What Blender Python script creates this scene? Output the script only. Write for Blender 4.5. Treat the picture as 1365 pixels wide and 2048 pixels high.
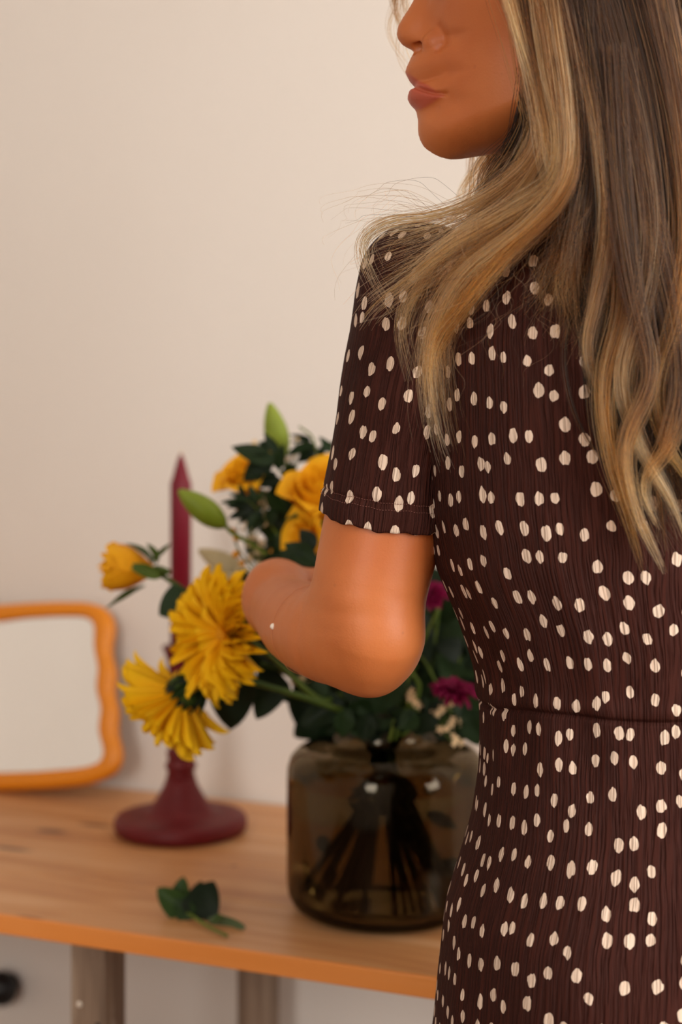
import bpy, bmesh, math, random
import numpy as np
from mathutils import Vector, Matrix, Euler
from mathutils.bvhtree import BVHTree

random.seed(7)
rng = np.random.default_rng(7)
scene = bpy.context.scene
COL = scene.collection
for ob in list(bpy.data.objects):
    bpy.data.objects.remove(ob)

# ------------------------------------------------------------------ camera, light, exposure
F, CX, HY, ZC = 2900.0, 682.5, 900.0, 1.19      # focal length in px, image centre x, horizon row, camera height


def P(px, py, Y):
    """world point at depth Y seen at pixel (px, py) of the 1365x2048 photograph"""
    return Vector(((px - CX) * Y / F, Y, ZC - (py - HY) * Y / F))


cam_d = bpy.data.cameras.new('camera')
cam = bpy.data.objects.new('camera', cam_d)
COL.objects.link(cam)
cam.location = (0, 0, ZC)
cam.rotation_euler = (math.pi / 2, 0, 0)
cam_d.sensor_fit = 'VERTICAL'
cam_d.sensor_height = 36
cam_d.sensor_width = 24
cam_d.lens = F / 2048 * 36
cam_d.shift_y = (HY - 1024) / 2048
cam_d.clip_start = 0.05
cam_d.dof.use_dof = True
cam_d.dof.focus_distance = 0.95
cam_d.dof.aperture_fstop = 3.7
scene.camera = cam

TH = math.radians(22.4)
TX, TY = -0.29, 1.869                              # rear edge of the table on the wall


def T(x, y, z=0.0):
    """room frame (x along the back wall to the right, y into the wall) to world"""
    c, s = math.cos(TH), math.sin(TH)
    return Vector((TX + x * c + y * s, TY - x * s + y * c, z))


world = bpy.data.worlds.new('world')
scene.world = world
world.use_nodes = True
world.node_tree.nodes['Background'].inputs[0].default_value = (0.80, 0.86, 0.95, 1)
world.node_tree.nodes['Background'].inputs[1].default_value = 0.8


def area(name, x, y, z, sx, sz, energy, color, aim=(0, 1)):
    l = bpy.data.lights.new(name, 'AREA')
    l.shape = 'RECTANGLE'
    l.size, l.size_y = sx, sz
    l.energy = energy
    l.color = color
    o = bpy.data.objects.new(name, l)
    COL.objects.link(o)
    o.location = T(x, y, z)
    # the light shines along its -Z: aim it into the room
    d = T(x + aim[0], y + aim[1], z) - T(x, y, z)
    o.rotation_euler = d.to_track_quat('-Z', 'Y').to_euler()
    return o


area('window_daylight', 2.69, -1.30, 1.7, 1.5, 1.5, 62, (1.0, 0.95, 0.89), (-1, 0))
area('small_window_daylight', 0.75, -3.86, 1.75, 0.7, 1.2, 30, (1.0, 0.95, 0.90))

scene.view_settings.view_transform = 'Standard'
scene.view_settings.look = 'None'
scene.view_settings.gamma = 1
scene.view_settings.use_curve_mapping = False
scene.view_settings.exposure = 0.13
scene.cycles.use_denoising = True
scene.cycles.max_bounces = 10
scene.cycles.transparent_max_bounces = 16
scene.cycles.sample_clamp_indirect = 6
scene.cycles.caustics_reflective = False
scene.cycles.caustics_refractive = False

# ------------------------------------------------------------------ helpers


def srgb(r, g, b, a=1.0):
    f = lambda c: (c / 255 / 12.92) if c / 255 <= 0.04045 else ((c / 255 + 0.055) / 1.055) ** 2.4
    return (f(r), f(g), f(b), a)


class NT:
    """small helper to write node materials"""

    def __init__(self, name):
        self.m = bpy.data.materials.new(name)
        self.m.use_nodes = True
        self.t = self.m.node_tree
        self.b = self.t.nodes['Principled BSDF']
        self.out = self.t.nodes['Material Output']

    def n(self, typ, **kw):
        nd = self.t.nodes.new(typ)
        for k, v in kw.items():
            if k == 'i':
                for kk, vv in v.items():
                    s = nd.inputs[kk]
                    if isinstance(vv, bpy.types.NodeSocket):
                        self.t.links.new(vv, s)
                    else:
                        s.default_value = vv
            else:
                setattr(nd, k, v)
        return nd

    def math(self, op, a, b=0.0, c=None, clamp=False):
        d = {0: a, 1: b}
        if c is not None:
            d[2] = c
        nd = self.n('ShaderNodeMath', operation=op, i=d)
        nd.use_clamp = clamp
        return nd.outputs[0]

    def ramp(self, fac, stops, interp='LINEAR'):
        nd = self.n('ShaderNodeValToRGB', i={0: fac})
        r = nd.color_ramp
        r.interpolation = interp
        while len(r.elements) < len(stops):
            r.elements.new(0.5)
        for e, (p, c) in zip(r.elements, stops):
            e.position = p
            e.color = c if len(c) == 4 else (*c, 1)
        return nd.outputs[0]

    def mix(self, f, a, b, mode='MIX'):
        nd = self.n('ShaderNodeMix', data_type='RGBA', blend_type=mode)
        for s, v in ((nd.inputs[0], f), (nd.inputs[6], a), (nd.inputs[7], b)):
            if isinstance(v, bpy.types.NodeSocket):
                self.t.links.new(v, s)
            else:
                s.default_value = v
        return nd.outputs[2]

    def mapping(self, src, scale=(1, 1, 1), loc=(0, 0, 0)):
        nd = self.n('ShaderNodeMapping', i={0: src, 'Scale': scale, 'Location': loc})
        return nd.outputs[0]

    def noise(self, vec, scale, detail=3, rough=0.5, out=0):
        return self.n('ShaderNodeTexNoise', i={'Vector': vec, 'Scale': scale, 'Detail': detail, 'Roughness': rough}).outputs[out]

    def set(self, **kw):
        for k, v in kw.items():
            s = self.b.inputs[k.replace('_', ' ')]
            if isinstance(v, bpy.types.NodeSocket):
                self.t.links.new(v, s)
            else:
                s.default_value = v
        return self

    def bump(self, h, strength, dist):
        nd = self.n('ShaderNodeBump', i={'Height': h, 'Strength': strength, 'Distance': dist})
        self.t.links.new(nd.outputs[0], self.b.inputs['Normal'])
        return nd

    def tex(self, out='Object'):
        return self.n('ShaderNodeTexCoord').outputs[out]


def new_mesh(name, verts, faces, smooth=True):
    """verts (N,3), faces list of index tuples or (M,4)/(M,3) array"""
    me = bpy.data.meshes.new(name)
    verts = np.asarray(verts, dtype=np.float32)
    if isinstance(faces, np.ndarray):
        n, k = faces.shape
        me.vertices.add(len(verts))
        me.vertices.foreach_set('co', verts.ravel())
        me.loops.add(n * k)
        me.loops.foreach_set('vertex_index', faces.astype(np.int32).ravel())
        me.polygons.add(n)
        me.polygons.foreach_set('loop_start', np.arange(0, n * k, k, dtype=np.int32))
        me.update(calc_edges=True)
        me.validate()
    else:
        me.from_pydata([tuple(map(float, v)) for v in verts], [], faces)
        me.update()
    if smooth:
        me.polygons.foreach_set('use_smooth', np.ones(len(me.polygons), dtype=bool))
    return me


def empty(name, loc, rz=0.0):
    o = bpy.data.objects.new(name, None)
    o.empty_display_size = 0.02
    o.location = loc
    o.rotation_euler = (0, 0, rz)
    COL.objects.link(o)
    return o


def tag(o, label=None, cat=None, group=None, kind=None):
    if label:
        o['label'] = label
    if cat:
        o['category'] = cat
    if group:
        o['group'] = group
    if kind:
        o['kind'] = kind
    return o


def root_loc(o):
    while o.parent:
        o = o.parent
    return Vector(o.location)


def part(name, me_or_verts, faces=None, mat=None, parent=None, smooth=True, local=False):
    """links ONE mesh object. Vertices are given in world space unless local (then in the parent's frame)"""
    if faces is None:
        me = me_or_verts
    else:
        v = np.asarray(me_or_verts, dtype=np.float64)
        if parent is not None and not local:
            v = v - np.array(root_loc(parent))
        me = new_mesh(name, v, faces, smooth)
    if mat and not me.materials:
        me.materials.append(mat)
    o = bpy.data.objects.new(name, me)
    COL.objects.link(o)
    if parent is not None:
        o.parent = parent
    return o


def place(name, me, M, parent):
    """a piece that shares mesh data, placed by a world matrix under an unrotated root"""
    o = bpy.data.objects.new(name, me)
    COL.objects.link(o)
    o.parent = parent
    o.matrix_basis = Matrix.Translation(-root_loc(parent)) @ M
    return o


def box(x0, x1, y0, y1, z0, z1, bev=0.0):
    bm = bmesh.new()
    bmesh.ops.create_cube(bm, size=1)
    for v in bm.verts:
        v.co = Vector(((x0 + x1) / 2 + v.co.x * (x1 - x0), (y0 + y1) / 2 + v.co.y * (y1 - y0), (z0 + z1) / 2 + v.co.z * (z1 - z0)))
    if bev:
        bmesh.ops.bevel(bm, geom=bm.edges[:], offset=bev, segments=2, affect='EDGES', profile=0.5)
    vs = [v.co.copy() for v in bm.verts]
    bm.verts.index_update()
    fs = [tuple(v.index for v in f.verts) for f in bm.faces]
    bm.free()
    return vs, fs


def lathe(profile, n=64, center=(0, 0, 0), close=False):
    vs, fs = [], []
    m = len(profile)
    for r, z in profile:
        for i in range(n):
            a = 2 * math.pi * i / n
            vs.append((center[0] + r * math.cos(a), center[1] + r * math.sin(a), center[2] + z))
    rings = m if close else m - 1
    for j in range(rings):
        for i in range(n):
            a, b = j * n + i, j * n + (i + 1) % n
            c, d = ((j + 1) % m) * n + (i + 1) % n, ((j + 1) % m) * n + i
            fs.append((a, b, c, d))
    if not close:
        if profile[0][0] > 1e-6:
            fs.append(tuple(range(n - 1, -1, -1)))
        if profile[-1][0] > 1e-6:
            fs.append(tuple((m - 1) * n + i for i in range(n)))
    return vs, fs


def catmull(pts, n):
    pts = np.asarray([tuple(p) for p in pts], dtype=np.float64)
    m = len(pts)
    ext = np.vstack([2 * pts[0] - pts[1], pts, 2 * pts[-1] - pts[-2]])
    t = np.linspace(0, m - 1 - 1e-9, n)
    k = t.astype(int)
    f = (t - k)[:, None]
    p0, p1, p2, p3 = ext[k], ext[k + 1], ext[k + 2], ext[k + 3]
    return 0.5 * ((2 * p1) + (-p0 + p2) * f + (2 * p0 - 5 * p1 + 4 * p2 - p3) * f ** 2 + (-p0 + 3 * p1 - 3 * p2 + p3) * f ** 3)


def tube(pts, radii, n=12, seg=8):
    """smooth tube through pts, radii per control point"""
    c = catmull(pts, n)
    r = np.interp(np.linspace(0, 1, n), np.linspace(0, 1, len(radii)), radii)
    tn = np.gradient(c, axis=0)
    tn /= np.linalg.norm(tn, axis=1)[:, None]
    up = np.array([0.13, -0.31, 0.94]) if abs(tn[0][2]) < 0.8 else np.array([1.0, 0.2, 0.0])
    vs, fs = [], []
    for i in range(n):
        s = np.cross(tn[i], up)
        s /= np.linalg.norm(s)
        w = np.cross(s, tn[i])
        up = w
        for k in range(seg):
            a = 2 * math.pi * k / seg
            vs.append(c[i] + r[i] * (math.cos(a) * s + math.sin(a) * w))
    for i in range(n - 1):
        for k in range(seg):
            fs.append((i * seg + k, i * seg + (k + 1) % seg, (i + 1) * seg + (k + 1) % seg, (i + 1) * seg + k))
    fs.append(tuple(range(seg - 1, -1, -1)))
    fs.append(tuple((n - 1) * seg + k for k in range(seg)))
    return np.array(vs), fs


def frame(base, direction, normal, sx=1.0, sy=1.0, sz=1.0):
    """matrix with local Y along direction, local Z near normal, scaled"""
    y = Vector(direction).normalized()
    z = Vector(normal)
    z = (z - y * z.dot(y))
    if z.length < 1e-5:
        z = y.orthogonal()
    z.normalize()
    x = y.cross(z)
    M = Matrix(((x.x * sx, y.x * sy, z.x * sz, base[0]), (x.y * sx, y.y * sy, z.y * sz, base[1]), (x.z * sx, y.z * sy, z.z * sz, base[2]), (0, 0, 0, 1)))
    return M


def merge(*mfs):
    vs, fs, k = [], [], 0
    for v, f in mfs:
        vs += [tuple(p) for p in v]
        fs += [tuple(i + k for i in q) for q in f]
        k += len(v)
    return vs, fs


# ------------------------------------------------------------------ materials
MAT = {}


def m_wall():
    a = NT('plaster')
    tc = a.tex()
    n1 = a.noise(tc, 1.3, 3)
    n2 = a.noise(tc, 90, 4, 0.6)
    a.set(Base_Color=a.ramp(n1, [(0.3, srgb(226, 218, 209)), (0.7, srgb(232, 225, 217))]), Roughness=0.85)
    a.bump(n2, 0.12, 0.004)
    return a.m


def m_plain(name, rgb, rough=0.5, spec=0.5, bump=None, var=0.0, scale=30, **kw):
    a = NT(name)
    c = srgb(*rgb)
    if var:
        n = a.noise(a.tex(), scale, 3)
        d = tuple(max(0, x * (1 - var)) for x in c[:3])
        e = tuple(min(1, x * (1 + var)) for x in c[:3])
        a.set(Base_Color=a.ramp(n, [(0.3, d), (0.7, e)]))
    else:
        a.set(Base_Color=c)
    a.set(Roughness=rough)
    a.b.inputs['Specular IOR Level'].default_value = spec
    if bump:
        a.bump(a.noise(a.tex(), bump[0], 3), bump[1], bump[2])
    for k, v in kw.items():
        a.b.inputs[k.replace('_', ' ')].default_value = v
    return a.m


def m_wood():
    a = NT('pine')
    tc = a.tex()
    # grain runs along x; the plank's own random offset comes from its object position through the shared frame
    st = a.mapping(tc, (1.1, 14, 14))
    warp = a.noise(a.mapping(tc, (1.0, 4, 4)), 2.2, 2, 0.5, out=1)
    v = a.n('ShaderNodeVectorMath', operation='MULTIPLY_ADD', i={0: warp, 1: (0.9, 0.9, 0.9), 2: st}).outputs[0]
    g1 = a.noise(v, 2.0, 3, 0.6)
    g2 = a.noise(a.mapping(tc, (3, 120, 120)), 2.0, 3, 0.6)
    col = a.ramp(g1, [(0.25, srgb(184, 120, 70)), (0.5, srgb(214, 156, 102)), (0.75, srgb(236, 190, 142))])
    col = a.mix(a.math('MULTIPLY', g2, 0.22), col, srgb(160, 96, 56))
    # knots
    for kx, ky, rx, ry in ((KNOTS)):
        sep = a.n('ShaderNodeVectorMath', operation='SUBTRACT', i={0: tc, 1: (kx, ky, 0)}).outputs[0]
        sc = a.n('ShaderNodeVectorMath', operation='MULTIPLY', i={0: sep, 1: (1 / rx, 1 / ry, 0)}).outputs[0]
        ln = a.n('ShaderNodeVectorMath', operation='LENGTH', i={0: sc}).outputs['Value']
        k = a.ramp(ln, [(0.45, (1, 1, 1)), (1.0, (0, 0, 0))])
        col = a.mix(a.math('MULTIPLY', k, 0.85), col, srgb(92, 54, 34))
    # front edge: same pine, the warm light on it painted in as orange
    sepn = a.n('ShaderNodeSeparateXYZ', i={0: tc}).outputs[1]
    e = a.math('LESS_THAN', sepn, -0.4805)
    col = a.mix(a.math('MULTIPLY', e, 0.8), col, srgb(236, 142, 54))
    a.set(Base_Color=col, Roughness=0.42)
    a.bump(g2, 0.15, 0.001)
    return a.m


KNOTS = []


def m_oldwood():
    a = NT('weathered_wood')
    tc = a.tex()
    g = a.noise(a.mapping(tc, (30, 30, 1.6)), 2.5, 4, 0.65)
    p = a.noise(a.mapping(tc, (9, 9, 2.5)), 3, 4, 0.7)
    c = a.ramp(g, [(0.25, srgb(96, 76, 62)), (0.55, srgb(150, 128, 108)), (0.8, srgb(178, 158, 138))])
    c = a.mix(a.ramp(p, [(0.60, (0, 0, 0)), (0.72, (1, 1, 1))]), c, srgb(196, 184, 170))
    a.set(Base_Color=c, Roughness=0.8)
    a.bump(g, 0.4, 0.002)
    return a.m


def m_skin():
    a = NT('skin')
    tc = a.tex()
    blot = a.noise(tc, 14, 3, 0.5)
    fine = a.noise(tc, 700, 2, 0.5)
    c = a.ramp(blot, [(0.3, srgb(186, 101, 49)), (0.7, srgb(200, 118, 64))])
    att = a.n('ShaderNodeVertexColor', layer_name='tint')
    c = a.mix(1.0, c, att.outputs[0], 'MULTIPLY')
    vor = a.n('ShaderNodeTexVoronoi', i={'Vector': tc, 'Scale': 95.0, 'Randomness': 1.0})
    sp = a.ramp(vor.outputs['Distance'], [(0.05, (1, 1, 1)), (0.16, (0, 0, 0))])
    sel = a.ramp(a.noise(tc, 60, 1), [(0.52, (0, 0, 0)), (0.62, (1, 1, 1))])
    c = a.mix(a.math('MULTIPLY', a.math('MULTIPLY', sp, sel), 0.28), c, srgb(140, 74, 44))
    a.set(Base_Color=c, Roughness=0.48)
    a.b.inputs['Subsurface Weight'].default_value = 0.12
    a.b.inputs['Subsurface Radius'].default_value = (1.0, 0.32, 0.14)
    a.b.inputs['Subsurface Scale'].default_value = 0.006
    a.b.inputs['Specular IOR Level'].default_value = 0.45
    a.bump(fine, 0.18, 0.0006)
    return a.m


def m_dress(name='dotted_crinkle_fabric', trim=False):
    a = NT(name)
    uv = a.n('ShaderNodeUVMap', uv_map='UVMap').outputs[0]       # metres: x around, y along
    # crinkle pleats: narrow ridges that wander along their length
    wob = a.noise(a.mapping(uv, (1, 1, 1)), 22, 2, 0.5)
    sep = a.n('ShaderNodeSeparateXYZ', i={0: uv})
    ux, uy = sep.outputs[0], sep.outputs[1]
    u2 = a.math('ADD', ux, a.math('MULTIPLY', wob, 0.0045))
    cv = a.n('ShaderNodeCombineXYZ', i={0: u2, 1: a.math('MULTIPLY', uy, 0.035)}).outputs[0]
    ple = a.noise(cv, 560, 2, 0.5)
    ple2 = a.noise(a.n('ShaderNodeCombineXYZ', i={0: u2, 1: a.math('MULTIPLY', uy, 0.03), 2: 4.0}).outputs[0], 640, 1, 0.5)
    h = a.math('ADD', a.ramp(ple, [(0.36, (0, 0, 0)), (0.56, (1, 1, 1))]), a.math('MULTIPLY', ple2, 0.30))
    # printed dots
    edge = a.noise(a.n('ShaderNodeCombineXYZ', i={0: a.math('MULTIPLY', ux, 3.0), 1: a.math('MULTIPLY', uy, 1.0)}).outputs[0], 110, 2, 0.5, out=1)
    off = a.n('ShaderNodeVectorMath', operation='MULTIPLY_ADD', i={0: edge, 1: (0.0022, 0.0046, 0.0), 2: uv}).outputs[0]
    s2 = a.mapping(off, (1.0, 0.69, 0))
    vor = a.n('ShaderNodeTexVoronoi', voronoi_dimensions='2D', i={'Vector': s2, 'Scale': 1 / 0.0145, 'Randomness': 0.64})
    size = a.math('MULTIPLY_ADD', a.n('ShaderNodeSeparateColor', i={0: vor.outputs['Color']}).outputs[0], 0.045, 0.172)
    dot = a.math('GREATER_THAN', size, vor.outputs['Distance'])
    base = a.mix(ple, srgb(38, 15, 10), srgb(70, 31, 22))  # pleat hollows darker in cloth and dots: their shade put into the colour
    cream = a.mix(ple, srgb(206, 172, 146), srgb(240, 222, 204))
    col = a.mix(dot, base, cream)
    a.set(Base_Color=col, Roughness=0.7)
    a.b.inputs['Specular IOR Level'].default_value = 0.14
    a.bump(h, 1.0, 0.0014)
    return a.m


def m_hair():
    m = bpy.data.materials.new('hair')
    m.use_nodes = True
    t = m.node_tree
    t.nodes.clear()
    out = t.nodes.new('ShaderNodeOutputMaterial')
    h = t.nodes.new('ShaderNodeBsdfHairPrincipled')
    h.parametrization = 'COLOR'
    at = t.nodes.new('ShaderNodeAttribute')
    at.attribute_name = 'tone'
    t.links.new(at.outputs['Color'], h.inputs['Color'])
    h.inputs['Roughness'].default_value = 0.42
    h.inputs['IOR'].default_value = 1.36
    h.inputs['Radial Roughness'].default_value = 0.55
    t.links.new(h.outputs[0], out.inputs[0])
    return m


def m_leaf(name, dark, light, rough=0.45, tr=0.12):
    a = NT(name)
    tc = a.tex()
    n = a.noise(tc, 40, 3)
    info = a.n('ShaderNodeObjectInfo').outputs['Random']
    f = a.math('ADD', a.math('MULTIPLY', n, 0.6), a.math('MULTIPLY', info, 0.4))
    a.set(Base_Color=a.ramp(f, [(0.3, srgb(*dark)), (0.7, srgb(*light))]), Roughness=rough)
    a.b.inputs['Specular IOR Level'].default_value = 0.22
    tl = a.n('ShaderNodeBsdfTranslucent', i={'Color': srgb(*light)})
    mx = a.n('ShaderNodeMixShader', i={0: tr, 1: a.b.outputs[0], 2: tl.outputs[0]})
    a.t.links.new(mx.outputs[0], a.out.inputs[0])
    return a.m


def m_petal(name, c0, c1, tr=0.25):
    a = NT(name)
    tc = a.tex('Generated')
    g = a.n('ShaderNodeSeparateXYZ', i={0: tc}).outputs[1]
    vein = a.noise(a.mapping(a.tex(), (260, 12, 12)), 3, 2)
    f = a.math('MULTIPLY_ADD', vein, 0.25, a.math('MULTIPLY', g, 0.8))
    c = a.ramp(f, [(0.1, srgb(*c0)), (0.85, srgb(*c1))])
    a.set(Base_Color=c, Roughness=0.55)
    a.b.inputs['Specular IOR Level'].default_value = 0.2
    tl = a.n('ShaderNodeBsdfTranslucent', i={'Color': c})
    mx = a.n('ShaderNodeMixShader', i={0: tr, 1: a.b.outputs[0], 2: tl.outputs[0]})
    a.t.links.new(mx.outputs[0], a.out.inputs[0])
    a.bump(vein, 0.2, 0.001)
    return a.m


def m_glass(name, col, ior=1.45, rough=0.0):
    a = NT(name)
    g = a.n('ShaderNodeBsdfGlass', i={'Color': col, 'IOR': ior, 'Roughness': rough})
    a.t.links.new(g.outputs[0], a.out.inputs[0])
    return a.m


def px_on_plane(px, py, p0, nrm):
    d = Vector(((px - CX) / F, 1.0, -(py - HY) / F))
    o = Vector((0, 0, ZC))
    t = (p0 - o).dot(nrm) / d.dot(nrm)
    return o + d * t


def to_room(p):
    c, s = math.cos(TH), math.sin(TH)
    dx, dy = p[0] - TX, p[1] - TY
    return (dx * c - dy * s, dx * s + dy * c)


TZ = 0.755
for px, py, rx, ry in ((103, 1662, .026, .011), (190, 1650, .028, .009), (20, 1697, .036, .008), (468, 1732, .005, .003), (60, 1835, .02, .004)):
    q = to_room(px_on_plane(px, py, Vector((0, 0, TZ)), Vector((0, 0, 1))))
    KNOTS.append((q[0], q[1], rx, ry))

MAT['wall'] = m_wall()
MAT['wood'] = m_wood()
MAT['old'] = m_oldwood()
MAT['skin'] = m_skin()
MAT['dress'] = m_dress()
MAT['hair'] = m_hair()
MAT['leaf'] = m_leaf('dark_leaf', (12, 26, 10), (32, 54, 20), 0.55)
MAT['leaf2'] = m_leaf('mid_leaf', (52, 76, 30), (88, 110, 44), tr=0.2)
MAT['leaf3'] = m_leaf('dusty_leaf', (60, 82, 56), (96, 112, 78), 0.6)
MAT['leaf4'] = m_leaf('twig_leaf', (30, 54, 22), (56, 84, 34), 0.5)
MAT['stem'] = m_leaf('green_stem', (60, 84, 28), (108, 124, 48), tr=0.0)
MAT['bud'] = m_leaf('bud_green', (122, 142, 40), (158, 176, 70), tr=0.15)
MAT['palebud'] = m_leaf('pale_bud', (186, 170, 128), (206, 190, 150), tr=0.2)
MAT['yellow'] = m_petal('yellow_petal', (255, 182, 14), (255, 208, 26), 0.15)
MAT['rose'] = m_petal('rose_petal', (252, 160, 8), (255, 190, 30), 0.15)
MAT['core'] = m_plain('yellow_floret', (216, 146, 20), 0.8, 0.2)
MAT['magenta'] = m_petal('magenta_petal', (110, 10, 50), (150, 18, 80))
MAT['cream'] = m_plain('cream_floret', (236, 206, 160), 0.7, 0.2)
MAT['waxberry'] = m_plain('orange_berry', (222, 150, 40), 0.5, 0.3)
MAT['wax'] = m_plain('burgundy_wax', (116, 10, 34), 0.45, 0.35, Subsurface_Weight=0.1, Subsurface_Scale=0.01)
MAT['stick'] = m_plain('burgundy_lacquer', (100, 20, 24), 0.5, 0.3, bump=(60, 0.15, 0.002), var=0.12)
MAT['orange'] = m_plain('orange_lacquer', (230, 138, 10), 0.38, 0.5)
MAT['black'] = m_plain('black_plastic', (18, 16, 16), 0.4, 0.4)
MAT['floor'] = m_plain('floor_boards', (120, 82, 56), 0.5, 0.4, var=0.1, scale=6)
MAT['glass'] = m_glass('smoked_glass', (0.58, 0.53, 0.44, 1), 1.45)
MAT['water'] = m_glass('water', (0.84, 0.80, 0.68, 1), 1.33)
MAT['bead'] = m_plain('pearl', (250, 240, 225), 0.2, 0.6)
MAT['white'] = m_plain('white_paint', (235, 232, 226), 0.5, 0.4)
mm = NT('mirror_glass')
mm.set(Base_Color=(0.93, 0.93, 0.92, 1), Metallic=1.0, Roughness=0.02)
MAT['mirror'] = mm.m
mm = NT('eye')
sx = mm.n('ShaderNodeSeparateXYZ', i={0: mm.tex()}).outputs[1]
mm.set(Base_Color=mm.ramp(sx, [(0.0, srgb(238, 230, 224)), (0.0092, srgb(238, 230, 224)), (0.0094, srgb(90, 52, 26)), (0.0108, srgb(90, 52, 26)), (0.011, (0.005, 0.005, 0.005))], 'CONSTANT'), Roughness=0.1)
MAT['eye'] = mm.m

# ------------------------------------------------------------------ room


def room_part(name, boxes, mat, kind='structure'):
    vs, fs = merge(*[box(*b) for b in boxes])
    vs = [T(*v) for v in vs]
    o = part(name, vs, fs, MAT[mat] if isinstance(mat, str) else mat, smooth=False)
    tag(o, kind=kind)
    return o


XL, XR, YF, HT = -1.7, 2.6, -3.8, 2.6
room_part('floor', [(XL - .1, XR + .1, YF - .1, .12, -0.1, 0)], 'floor')
room_part('ceiling', [(XL - .1, XR + .1, YF - .1, .12, HT, HT + .1)], 'wall')
room_part('wall_back', [(XL - .1, XR + .1, 0.006, .12, 0, HT)], 'wall')
room_part('wall_left', [(XL - .1, XL, YF, .006, 0, HT)], 'wall')
WR = (-2.05, -0.55, 0.95, 2.45)
room_part('wall_right', [(XR, XR + .1, YF, WR[0], 0, HT), (XR, XR + .1, WR[1], .006, 0, HT), (XR, XR + .1, WR[0], WR[1], 0, WR[2]), (XR, XR + .1, WR[0], WR[1], WR[3], HT)], 'wall')
W2 = (0.35, 1.15, 1.1, 2.4)
room_part('wall_front', [
    (XL - .1, W2[0], YF - .1, YF, 0, HT), (W2[0], W2[1], YF - .1, YF, 0, W2[2]), (W2[0], W2[1], YF - .1, YF, W2[3], HT),
    (W2[1], XR + .1, YF - .1, YF, 0, HT)], 'wall')
a, b, c, d = W2
m = (a + b) / 2
room_part('window_2', [(a, a + .05, YF - .05, YF - .01, c, d), (b - .05, b, YF - .05, YF - .01, c, d), (a + .05, b - .05, YF - .05, YF - .01, c, c + .05),
                       (a + .05, b - .05, YF - .05, YF - .01, d - .05, d), (m - .02, m + .02, YF - .05, YF - .01, c + .05, d - .05)], 'white')
a, b, c, d = WR
m = (a + b) / 2
room_part('window_1', [(XR + .01, XR + .05, a, a + .05, c, d), (XR + .01, XR + .05, b - .05, b, c, d), (XR + .01, XR + .05, a + .05, b - .05, c, c + .05),
                       (XR + .01, XR + .05, a + .05, b - .05, d - .05, d), (XR + .01, XR + .05, m - .02, m + .02, c + .05, d - .05)], 'white')
room_part('baseboard_back', [(XL, XR, -.006, .006, 0, .08)], 'white')

# ------------------------------------------------------------------ table
table = empty('console_table', T(0, 0, 0), -TH)
tag(table, 'narrow pine plank table against the wall on weathered square legs', 'table')
yb = [-0.485, -0.362, -0.243, -0.121, 0.0]
for i in range(4):
    vs, fs = box(-0.95, 0.72, yb[i] + 0.0004, yb[i + 1] - 0.0004, TZ - 0.018, TZ, 0.0012)
    part('plank', vs, fs, MAT['wood'], table, smooth=False, local=True)
for lx in (-0.82, 0.241, 0.66):
    for ly in (-0.43, -0.079):
        vs, fs = box(lx - 0.019, lx + 0.019, ly - 0.019, ly + 0.019, 0, TZ - 0.018, 0.002)
        leg = part('leg', vs, fs, MAT['old'], table, smooth=False, local=True)
        for zz, dx in ((0.668, -0.009), (0.651, 0.011)):
            v2, f2 = lathe([(0.0001, 0.0012), (0.0022, 0.001), (0.0028, 0.0), (0.0028, -0.001)], 12)
            v2 = [(lx + dx + p[0], ly - 0.019 - p[2], zz + p[1]) for p in v2]
            part('screw', v2, f2, MAT['black'] if dx > 0 else MAT['bead'], leg, local=True)
    vs, fs = box(lx - 0.014, lx + 0.014, -0.411, -0.098, 0.12, 0.16, 0.002)
    part('cross_rail', vs, fs, MAT['old'], table, smooth=False, local=True)

# ------------------------------------------------------------------ black knob on the wall at the lower left
q = px_on_plane(0, 1978, T(0, -0.022), Vector(T(0, 1) - T(0, 0)))
kr = empty('wall_knob', (q.x, q.y, q.z))
tag(kr, 'round black knob on the white wall below the table at the left edge', 'knob')
nrm = Vector(T(0, -1) - T(0, 0))
v, f = lathe([(0.0001, 0.018), (0.010, 0.0165), (0.018, 0.011), (0.0225, 0.003), (0.0235, -0.003), (0.021, -0.010), (0.014, -0.014), (0.0001, -0.0145)], 40)
Mx = frame((q.x, q.y, q.z), (0, 0, 1), nrm)
part('knob_head', [Mx @ Vector(p) for p in v], f, MAT['black'], kr)
v, f = lathe([(0.009, -0.012), (0.009, -0.022), (0.012, -0.023), (0.012, -0.0279)], 24)
part('knob_stem', [Mx @ Vector(p) for p in v], f, MAT['black'], kr)

# ------------------------------------------------------------------ wavy orange mirror leaning on the wall
tilt = math.radians(15)
base_room = (-0.05, -0.068)
nm = Vector(T(0, -math.cos(tilt), math.sin(tilt)) - T(0, 0, 0))
nm.z = math.sin(tilt)
nm.normalize()
upv = Vector(T(0, math.sin(tilt), 0) - T(0, 0, 0))
upv.z = math.cos(tilt)
upv.normalize()
exv = Vector(T(1, 0) - T(0, 0)).normalized()
p0 = T(base_room[0], base_room[1], TZ)
outer_px = [(0, 1250), (60, 1246), (120, 1244), (178, 1245), (205, 1251), (223, 1264), (233, 1285), (234, 1305), (229, 1326), (226, 1345), (231, 1364), (237, 1381), (237, 1401), (232, 1419), (234, 1436), (241, 1454), (242, 1476), (238, 1498), (241, 1518), (248, 1536), (250, 1556), (245, 1575), (228, 1593), (190, 1608), (150, 1614), (100, 1618), (50, 1620), (0, 1621)]
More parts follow.
